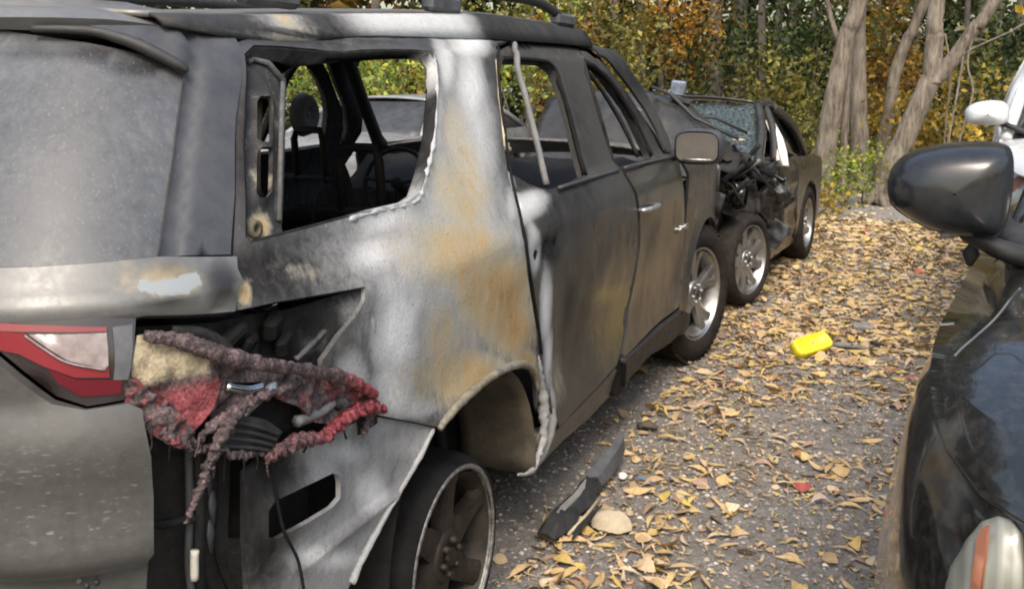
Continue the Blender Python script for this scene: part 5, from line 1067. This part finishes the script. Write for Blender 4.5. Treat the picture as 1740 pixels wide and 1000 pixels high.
col = np.where((rng.random(n) < .35*ss(y, 4.5, 7))[:, None], np.array([.57, .43, .21])*rng.uniform(.75, 1.1, (n, 1)), col)
# the 300 that show largest are things of their own
dist = np.hypot(x-CAM[0], y-CAM[1]); d3 = np.stack([x, y, z], 1)-CAM; dep = d3@FW; pxx = 870+FPX*(d3@RT)/dep; pyy = CY-FPX*(d3@UP)/dep
vis = (pxx > 860) & (pxx < 1600) & (pyy < 1010) & (pyy > 400) & (dep > .3) & ~under(x, y) & (x < 2.02+.12*(y-1))
big = np.argsort(np.where(vis, -ln*np.sqrt(wd/ln)/dep, 1))[:300]; isbig = np.zeros(n, bool); isbig[big] = True
CN = ['tan dry leaf', 'golden tan dry leaf', 'yellow leaf', 'pale straw-coloured dry leaf', 'beige dry leaf', 'pinkish brown dry leaf', 'orange-brown leaf', 'brown dry leaf', 'bright yellow leaf', 'dusty pink dry leaf', 'red leaf', 'green leaf']
KN = ['narrow ', 'broad ']
LMK = [(yq[0], yq[1], 1., 'the yellow cover'), (p0[0], p0[1], .8, 'the trim wedge butt'), (p1[0], p1[1], .7, 'the trim wedge tip'), (1.25, 1.75, .6, 'the pale rock'), (1.0, 4.2, 1., 'the SUV front wheel'), (1.05, 3.2, 1., 'the SUV rocker'), (2.05, 1.9, .8, 'the black SUV arch'), (2.2, 3.4, 1., 'the black SUV door'), (1.55, 2.5, .9, 'the mid-lane gravel'), (1.7, 3.4, .8, 'the lane centre'), (1.6, 5.6, 1., 'the far lane')]
for i in big:
    c0 = V[i].mean(0)*[1, 1, 0]+[0, 0, z[i]]; me = np_mesh('fallen_leaf', V[i]-c0, f, np.repeat(col[i][None], 15, 0), 'litter')
    o = bpy.data.objects.new('fallen_leaf', me); COL.objects.link(o); o.location = c0
    nm = KN[kind[i]]+CN[ci[i]]; lm = min(LMK, key=lambda q: math.hypot(x[i]-q[0], y[i]-q[1])/q[2]); dd = math.hypot(x[i]-lm[0], y[i]-lm[1])
    di = ANG[i] % pi; way = 'lying lengthwise' if abs(di-pi/2) < .6 else ('lying crosswise' if min(di, pi-di) < .6 else 'lying aslant')
    tag(o, ('large ' if ln[i] > .1 else '')+nm.replace(' dry', '')+' '+way+', '+('near ' if dd < .3 else 'some way from ')+lm[3], 'leaf', 'fallen leaves on the gravel lane')
r = ~isbig; nr = int(r.sum())
F = (f[None]+15*np.arange(nr)[:, None, None]).reshape(-1, 4)
tag(link('leaf_litter', np_mesh('leaf_litter', V[r].reshape(-1, 3), F, np.repeat(col[r], 15, 0), 'litter'), None), 'carpet of yellow and tan fallen leaves over the lane and woodland floor', 'leaf litter', kind='stuff')
# leaves caught on the vehicles
def one_leaf(p, ang, l_, w_, c_, label, k=1):
    Vv, ff = leaf_batch(np.array([0.]), np.array([0.]), np.array([0.]), np.array([ang]), np.array([l_]), np.array([w_]), np.array([[.2, .1, .3]]), np.array([.2]), np.array([k]))
    o = bpy.data.objects.new('fallen_leaf', np_mesh('fallen_leaf', Vv[0], ff, np.repeat(np.array([c_]), 15, 0), 'litter')); COL.objects.link(o); o.location = p; tag(o, label, 'leaf', 'leaves caught on the vehicles')
one_leaf((.40, .60, 1.722), .3, .09, .05, (.60, .40, .08), 'yellow leaf lying on the roof edge above the SUV rear glass')
one_leaf((.12, .58, 1.735), 1.2, .08, .05, (.42, .26, .12), 'brown leaf lying at the rear of the SUV roof')
for px_, py_, Yl, lb in ((1238, 246, 5.95, 'tan leaf on the right slope of the sedan bonnet'), (1255, 242, 6.0, 'pale leaf beside the tan one on the sedan bonnet'), (1115, 165, 5.8, 'small tan leaf near the top of the buckled bonnet')):
    p = atY(px_, py_, Yl); one_leaf(tuple(p), px_*.1, .10, .05, (.52, .40, .22), lb)
# gravel
def pebbles(n, x0, x1, y0, y1, s0, s1):
    x = rng.uniform(x0, x1, n); y = rng.uniform(y0, y1, n); z = np.array([gh(a, b) for a, b in zip(x, y)]); s = rng.uniform(s0, s1, n)*rng.uniform(.6, 1.4, n)
    O = np.array([(1, 0, 0), (-1, 0, 0), (0, 1, 0), (0, -1, 0), (0, 0, 1), (0, 0, -1)], float); Fo = np.array([(0, 2, 4), (2, 1, 4), (1, 3, 4), (3, 0, 4), (2, 0, 5), (1, 2, 5), (3, 1, 5), (0, 3, 5)])
    an = rng.uniform(0, 6.28, n); P = O[None]*s[:, None, None]*rng.uniform(.6, 1.3, (n, 6, 1)); P[..., 2] *= .6
    c, s_ = np.cos(an)[:, None], np.sin(an)[:, None]; Vv = np.stack([P[..., 0]*c-P[..., 1]*s_+x[:, None], P[..., 0]*s_+P[..., 1]*c+y[:, None], P[..., 2]+z[:, None]+s[:, None]*.2], -1)
    g_ = rng.choice([.09, .15, .23, .36, .58], n, p=[.2, .27, .26, .18, .09])*rng.uniform(.8, 1.2, n); Cc = np.stack([g_*1.03, g_*.97, g_*.90], 1)
    return Vv.reshape(-1, 3), (Fo[None]+6*np.arange(n)[:, None, None]).reshape(-1, 3), np.repeat(Cc, 6, 0)
a = pebbles(15000, .5, 2.9, 1., 5., .004, .011); b = pebbles(7000, .5, 3.2, 5., 10., .006, .013)
me = np_mesh('gravel', np.concatenate([a[0], b[0]]), np.concatenate([a[1], b[1]+len(a[0])]), np.concatenate([a[2], b[2]]), 'pebble'); me.polygons.foreach_set('use_smooth', np.zeros(len(me.polygons), bool))
tag(link('gravel', me, None), 'loose grey gravel over the lane', 'gravel', kind='stuff')

# ================================================================== the woods
def leafcloud(name, C, size, colr, parent=None, m='foliage', wide=.55):
    n = len(C); d = rng.normal(size=(n, 3)); d[:, 2] -= .4; d /= np.linalg.norm(d, axis=1, keepdims=True); e = np.cross(d, rng.normal(size=(n, 3))); e /= np.linalg.norm(e, axis=1, keepdims=True); nn = np.cross(d, e)
    s = np.asarray(size)[:, None]
    V = np.stack([C-d*s*.5, C+e*s*wide*.5+nn*s*.12, C+d*s*.5, C-e*s*wide*.5+nn*s*.12], 1).reshape(-1, 3)
    F = (np.array([(0, 1, 2), (0, 2, 3)])[None]+4*np.arange(n)[:, None, None]).reshape(-1, 3)
    me = np_mesh(name, V, F, np.repeat(colr, 4, 0), m); return link(name, me, None, parent)
GREEN = np.array([(.045, .075, .020), (.07, .105, .028), (.10, .13, .03), (.035, .055, .018)]); YEL = np.array([(.52, .33, .035), (.42, .28, .04), (.34, .25, .05), (.24, .22, .05)]); ORA = np.array([(.40, .20, .022), (.28, .15, .03), (.46, .28, .035), (.17, .11, .03)]); OLV = np.array([(.15, .16, .035), (.22, .20, .04), (.12, .11, .03), (.30, .26, .05)]); LIM = np.array([(.30, .36, .05), (.20, .28, .045), (.42, .40, .06), (.13, .18, .035)])
def pick(pal, n): return pal[rng.integers(0, len(pal), n)]*rng.uniform(.65, 1.15, (n, 1))
def crown(c, rad, n, pal, size, clumps=14):
    cc = rng.normal(size=(clumps, 3)); cc /= np.linalg.norm(cc, axis=1, keepdims=True); cc *= rng.uniform(.25, .95, (clumps, 1)); k = rng.integers(0, clumps, n)
    q = cc[k]+rng.normal(size=(n, 3))*rng.uniform(.08, .26, clumps)[k][:, None]; tint = rng.uniform(.55, 1.25, clumps)[k]
    return np.array(c)+q*np.array(rad), size*rng.uniform(.6, 1.4, n), pick(pal, n)*tint[:, None]
def trunk_tube(mb, pts, r0, r1, n=16):
    P = crom(pts, 9); k = len(P); mb.tube([p+rng.normal(size=3)*r0*.025 for p in P], np.linspace(r0, r1, k)*(1+.02*rng.normal(size=k)), n, jit=.05)
def tree(name, label, cat, stems, crowns, group, bark='bark', flare=True):
    """stems: list of (points, r0, r1); the first is the trunk, the others limbs"""
    root = empty(name, tuple(np.array(stems[0][0][0])*[1, 1, 0]), label, cat, group); tr_ = None
    for i, (pts, r0, r1) in enumerate(stems):
        mb = MB(); trunk_tube(mb, pts, r0, r1)
        if i == 0 and flare:
            b = np.array(pts[0], float)
            for a in np.linspace(0, 2*pi, 6)[:-1]: mb.tube([b+[0, 0, r0*2.2], b+[math.cos(a)*r0*.8, math.sin(a)*r0*.8, r0*.8], b+[math.cos(a)*r0*1.9, math.sin(a)*r0*1.9, -.05]], [r0*.4, r0*.45, r0*.15], 6)
        o = mb.build('trunk' if i == 0 else 'limb', bark, root)
    if crowns:
        Q = [crown(*c) for c in crowns]; leafcloud('crown', np.concatenate([q[0] for q in Q]), np.concatenate([q[1] for q in Q]), np.concatenate([q[2] for q in Q]), root)
    return root
def PT(x, y, Y): return atY(x, y, Y)
def grd(x, y, Y): p = atY(x, y, Y); return np.array([p[0], p[1], -.02])
hi = lambda p, dx, dz: p+np.array([dx, .3, dz])
TG = 'bare trunks at the edge of the woods'
Y1 = 12.6
t1 = PT(1462, 0, Y1)
tree('leaning_tree', 'thick pale trunk leaning right, leftmost at the edge of the woods', 'tree', [([grd(1396, 330, Y1), PT(1404, 250, Y1), PT(1420, 150, Y1), PT(1440, 60, Y1), t1, hi(t1, .35, 1.8), hi(t1, .7, 4.2)], .145, .09), ([PT(1432, 90, Y1), PT(1412, 30, Y1), PT(1400, -30, Y1), PT(1380, -160, Y1)], .04, .02)], [(hi(t1, .6, 4.6), (2.0, 1.8, 1.4), 900, YEL, .16)], TG)
Y2 = 13.4; t2 = PT(1458, 60, Y2)
tree('straight_tree', 'straight brown trunk standing just behind the leaning tree', 'tree', [([grd(1460, 310, Y2), PT(1460, 240, Y2), PT(1458, 150, Y2), t2, hi(t2, -.1, 2.), hi(t2, -.15, 5)], .13, .09)], [(hi(t2, 0, 5.2), (1.6, 1.6, 1.5), 700, OLV, .16)], TG)
Y2b = 12.9; tree('slim_tree', 'slim stem between the leaning tree and the straight brown trunk', 'tree', [([grd(1430, 320, Y2b), PT(1434, 240, Y2b), PT(1440, 150, Y2b), PT(1446, 60, Y2b), PT(1450, -120, Y2b)], .06, .035)], [], TG, flare=False)
Y3 = 14.2; t3 = PT(1566, 15, Y3)
tree('thin_curved_tree', 'thin grey trunk curving right between the two thick leaning trees', 'tree', [([grd(1494, 300, Y3), PT(1500, 250, Y3), PT(1514, 180, Y3), PT(1520, 130, Y3), PT(1540, 70, Y3), t3, hi(t3, .8, 2.6)], .11, .06)], [(hi(t3, .9, 2.8), (1.3, 1.3, 1.), 500, ORA, .15)], TG)
Y4 = 12.0; t4 = PT(1584, 130, Y4); t4a = PT(1592, 0, Y4); t4b = PT(1690, 0, Y4)
tree('forked_tree', 'forked grey tree with a wide V of two limbs, right of the clearing', 'tree', [([grd(1496, 330, Y4), PT(1512, 290, Y4), PT(1548, 210, Y4), t4], .145, .12), ([t4-[0, 0, .1], PT(1588, 70, Y4), t4a, hi(t4a, .1, 2.4), hi(t4a, .0, 4.6)], .12, .07), ([t4-[.02, 0, .12], PT(1620, 100, Y4), PT(1655, 50, Y4), t4b, hi(t4b, .7, 1.7), hi(t4b, 1.3, 3.6)], .10, .05)], [(hi(t4a, .1, 4.8), (1.8, 1.8, 1.4), 800, YEL, .16), (hi(t4b, 1.4, 3.8), (1.5, 1.5, 1.2), 600, LIM, .16)], TG)
# pale bare branch with a yellow leaf, hanging vines
root = empty('bare_branch', tuple(PT(1640, 90, 10.8)), 'thin pale bare branch reaching in from the right with one yellow leaf', 'branch')
mb = MB(); mb.tube([PT(*p, 10.8) for p in ((1628, 100), (1650, 84), (1680, 70), (1715, 55), (1745, 38), (1790, 20))], [.006, .009, .011, .012, .014, .016], 6, jit=.1); mb.build('stem', 'bark', root)
mb = MB(); mb.tube([PT(*p, 10.8) for p in ((1680, 70), (1660, 66), (1640, 72))], [.008, .005, .003], 6); mb.build('twig', 'bark', root)
leafcloud('leaf', np.array([PT(1731, 15, 10.75), PT(1738, 20, 10.8)]), np.array([.16, .12]), np.array([(.60, .40, .04)]*2), root)
for k, (pts, Yv) in enumerate((([(1640, 60), (1634, 120), (1622, 180), (1612, 250), (1606, 300)], 11.6), ([(1660, 40), (1640, 110), (1652, 160), (1640, 200), (1625, 260)], 11.9), ([(1600, 60), (1618, 130), (1608, 200), (1600, 290)], 12.6))):
    mb = MB(); mb.tube(crom([PT(*p, Yv)+rng.normal(size=3)*.02 for p in pts], 6), .012, 5, jit=.25)
    tag(mb.build('hanging_vine', 'bark'), ['tangled pale vine hanging right of the forked tree', 'looped pale vine hanging farthest right beyond the forked tree', 'thin vine hanging against the forked tree'][k], 'vine', 'vines by the forked tree')
# dim trunks deeper in the woods
DT = [(1212, 170, 19, .20, 'wide grey trunk deep in the woods above the smashed sedan'), (1252, 168, 21, .22, 'pale grey trunk deep in the woods, right of the wide one above the sedan'), (976, 60, 17, .17, 'dark trunk showing just over the burnt SUV roof'), (1012, 80, 20, .14, 'slim dark trunk over the SUV windscreen'), (1086, 120, 22, .16, 'dim trunk among orange leaves left of the sedan'), (1340, 200, 24, .15, 'dim trunk in dark green leaves left of the leaning tree'), (1175, 140, 25, .12, 'slim dim trunk among orange leaves above the torn lamp unit'), (1690, 120, 20, .14, 'dim trunk in green leaves above the white mirror'), (640, 100, 16, .12, 'dim trunk seen through the empty quarter window'), (900, 100, 18, .13, 'dim trunk seen through the empty rear door window'), (1045, 100, 16.5, .09, 'thin dark trunk in front of the olive-gold sapling'), (1120, 110, 18, .07, 'thin stem left of the torn lamp unit, among orange leaves'), (1290, 170, 16.5, .09, 'thin trunk rising behind the sedan roof'), (1318, 190, 20, .10, 'dim trunk right of the sedan roof'), (1375, 220, 17, .06, 'thin stem just left of the leaning tree'), (1480, 240, 18, .07, 'thin stem between the straight trunk and the thin curved tree'), (1545, 230, 19, .08, 'thin stem behind the forked tree trunk'), (1630, 230, 16, .06, 'thin stem right of the forked tree, behind the vines'), (1655, 220, 18, .09, 'dim trunk left of the white mirror'), (1725, 140, 17, .08, 'thin trunk at the right edge above the silver car')]
for px_, py_, Yd, r_, lb in DT:
    b = grd(px_, py_, Yd); mb = None
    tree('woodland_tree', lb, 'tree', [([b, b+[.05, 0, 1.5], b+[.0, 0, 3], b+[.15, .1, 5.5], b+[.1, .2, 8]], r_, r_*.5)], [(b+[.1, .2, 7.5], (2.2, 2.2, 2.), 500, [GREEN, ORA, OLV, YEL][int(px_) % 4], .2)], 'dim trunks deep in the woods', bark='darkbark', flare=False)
# saplings and shrubs: (photo x, y, distance Y, radii, leaves, palette, leaf size, label)
SH = [(1000, 60, 16, (1.2, 1.0, 1.1), 2300, ORA, .11, 'orange-leaved sapling just over the SUV windscreen'), (1085, 70, 15.5, (1.25, 1.0, 1.1), 2100, OLV, .11, 'olive-gold sapling left of the torn lamp unit'), (1150, 50, 16.5, (1.1, .9, 1.0), 2000, ORA, .11, 'amber sapling above the torn lamp unit'), (950, 10, 14, (.7, .7, .8), 900, LIM, .10, 'lime-yellow sapling rising over the SUV roof'),
      (1280, 70, 17, (1.6, 1.1, 1.3), 3000, GREEN, .11, 'dark green bush behind the sedan roof'), (1345, 170, 14.5, (1.0, .8, 1.2), 2200, OLV, .10, 'olive bush beside the leaning tree'), (1370, 60, 16, (1.1, .9, 1.2), 1900, GREEN, .11, 'dark green sapling left of the leaning tree top'), (1320, 150, 18, (1.0, .8, 1.2), 1500, GREEN, .11, 'shaded green bush right of the sedan roof'),
      (1500, 60, 17, (1.2, 1., 1.1), 2500, YEL, .11, 'golden sapling between the leaning tree and forked tree'), (1525, 150, 16.2, (.9, .8, 1.0), 1700, ORA, .10, 'amber bush behind the thin curved tree'), (1480, 210, 15.4, (.9, .7, .8), 1500, YEL, .09, 'yellow bush behind the straight brown trunk'), (1600, 215, 13.8, (1.0, .8, .95), 2100, YEL, .09, 'yellow-tan bush behind the forked tree base'), (1660, 190, 14.6, (1.0, .8, 1.1), 1800, OLV, .10, 'olive bush left of the white mirror'), (1680, 80, 16.5, (1.5, 1.1, 1.4), 2600, GREEN, .11, 'dark green bush above the white mirror'), (1740, 120, 15, (1.2, .9, 1.3), 1800, GREEN, .11, 'green bush at the right edge above the silver car'),
      (1430, 305, 11.6, (.50, .4, .38), 620, LIM, .06, 'low lime-green shrub at the foot of the leaning tree'), (1470, 290, 12., (.45, .4, .45), 520, LIM, .06, 'lime-green seedling between the trunks'), (1405, 350, 10.9, (.3, .3, .2), 260, YEL, .06, 'low yellow weed behind the sedan'), (1200, 130, 22, (1.6, 1., 1.8), 2000, OLV, .13, 'hazy olive bush between the two grey trunks'), (1380, 260, 13.2, (.6, .5, .6), 800, OLV, .08, 'olive shrub just left of the leaning tree foot'),
      (560, 130, 9.5, (.9, .8, .7), 1500, LIM, .09, 'lime-green bush seen through the rear of the quarter window'), (640, 130, 11, (1.1, .8, .8), 1800, LIM, .09, 'yellow-green bush seen mid quarter window'), (710, 120, 13, (1.1, .8, 1.), 1700, YEL, .10, 'yellow bush seen at the front of the quarter window'), (890, 110, 13, (1.0, .8, .9), 1500, LIM, .10, 'yellow-green bush seen through the rear door window'), (960, 130, 15, (1., .8, 1.), 1300, YEL, .10, 'yellow bush seen past the rear door pillar'), (1030, 130, 14.5, (.9, .7, .8), 1200, OLV, .10, 'olive bush seen through the front door window'), (800, 60, 15, (1.6, 1., 1.6), 1500, OLV, .12, 'olive tree crown hidden mostly behind the burnt SUV'),
      (470, 60, 12, (1.5, 1., 1.5), 1500, GREEN, .12, 'green bush far left beyond the burnt SUV')]
for px_, py_, Ys, rad, nl, pal, size, lb in SH:
    c = PT(px_, py_, Ys); c[2] = max(c[2], rad[2]*.75); b = np.array([c[0], c[1], -.02]); root = empty('shrub', tuple(b), lb, 'shrub', 'shrubs and saplings of the woods edge')
    for k in range(3 if size > .08 else 2):
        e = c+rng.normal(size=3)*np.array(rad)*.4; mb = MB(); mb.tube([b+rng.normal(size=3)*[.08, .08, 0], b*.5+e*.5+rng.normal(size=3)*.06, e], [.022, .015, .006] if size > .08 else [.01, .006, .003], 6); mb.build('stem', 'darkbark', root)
    nl = int(nl*.7); C, s_, cc = crown(c, rad, nl, pal, size, 34); C[:, 2] = np.abs(C[:, 2]); leafcloud('foliage', C, s_, cc, root)
# deep wood: a mass of leaves and thin trunks nobody could count
n = 85000; ang = rng.uniform(math.radians(-75), math.radians(50), n); rad = rng.uniform(24, 34, n)
C = np.stack([CAM[0]+np.sin(ang)*rad, CAM[1]+np.cos(ang)*rad, 17*rng.random(n)**1.6], 1)
zone = np.array([mnoise.noise((a*3.2, b*.35, 2)) for a, b in zip(ang*4, C[:, 2]*1.0)]); sel = rng.random(n)
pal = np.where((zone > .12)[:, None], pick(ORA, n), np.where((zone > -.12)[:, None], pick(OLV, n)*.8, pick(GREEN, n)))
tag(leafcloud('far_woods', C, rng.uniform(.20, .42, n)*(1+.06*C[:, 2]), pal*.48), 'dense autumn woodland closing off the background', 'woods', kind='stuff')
n = 2600; x_ = rng.uniform(-6, 7, n); y_ = rng.uniform(10.5, 19, n); k = ~((x_ > .9) & (x_ < 3.) & (y_ < 11.4)); C = np.stack([x_, y_, rng.random(n)**2*.45], 1)[k]
tag(leafcloud('undergrowth', C, rng.uniform(.05, .12, len(C)), pick(OLV, len(C))), 'low weedy undergrowth on the woodland floor', 'undergrowth', kind='stuff')
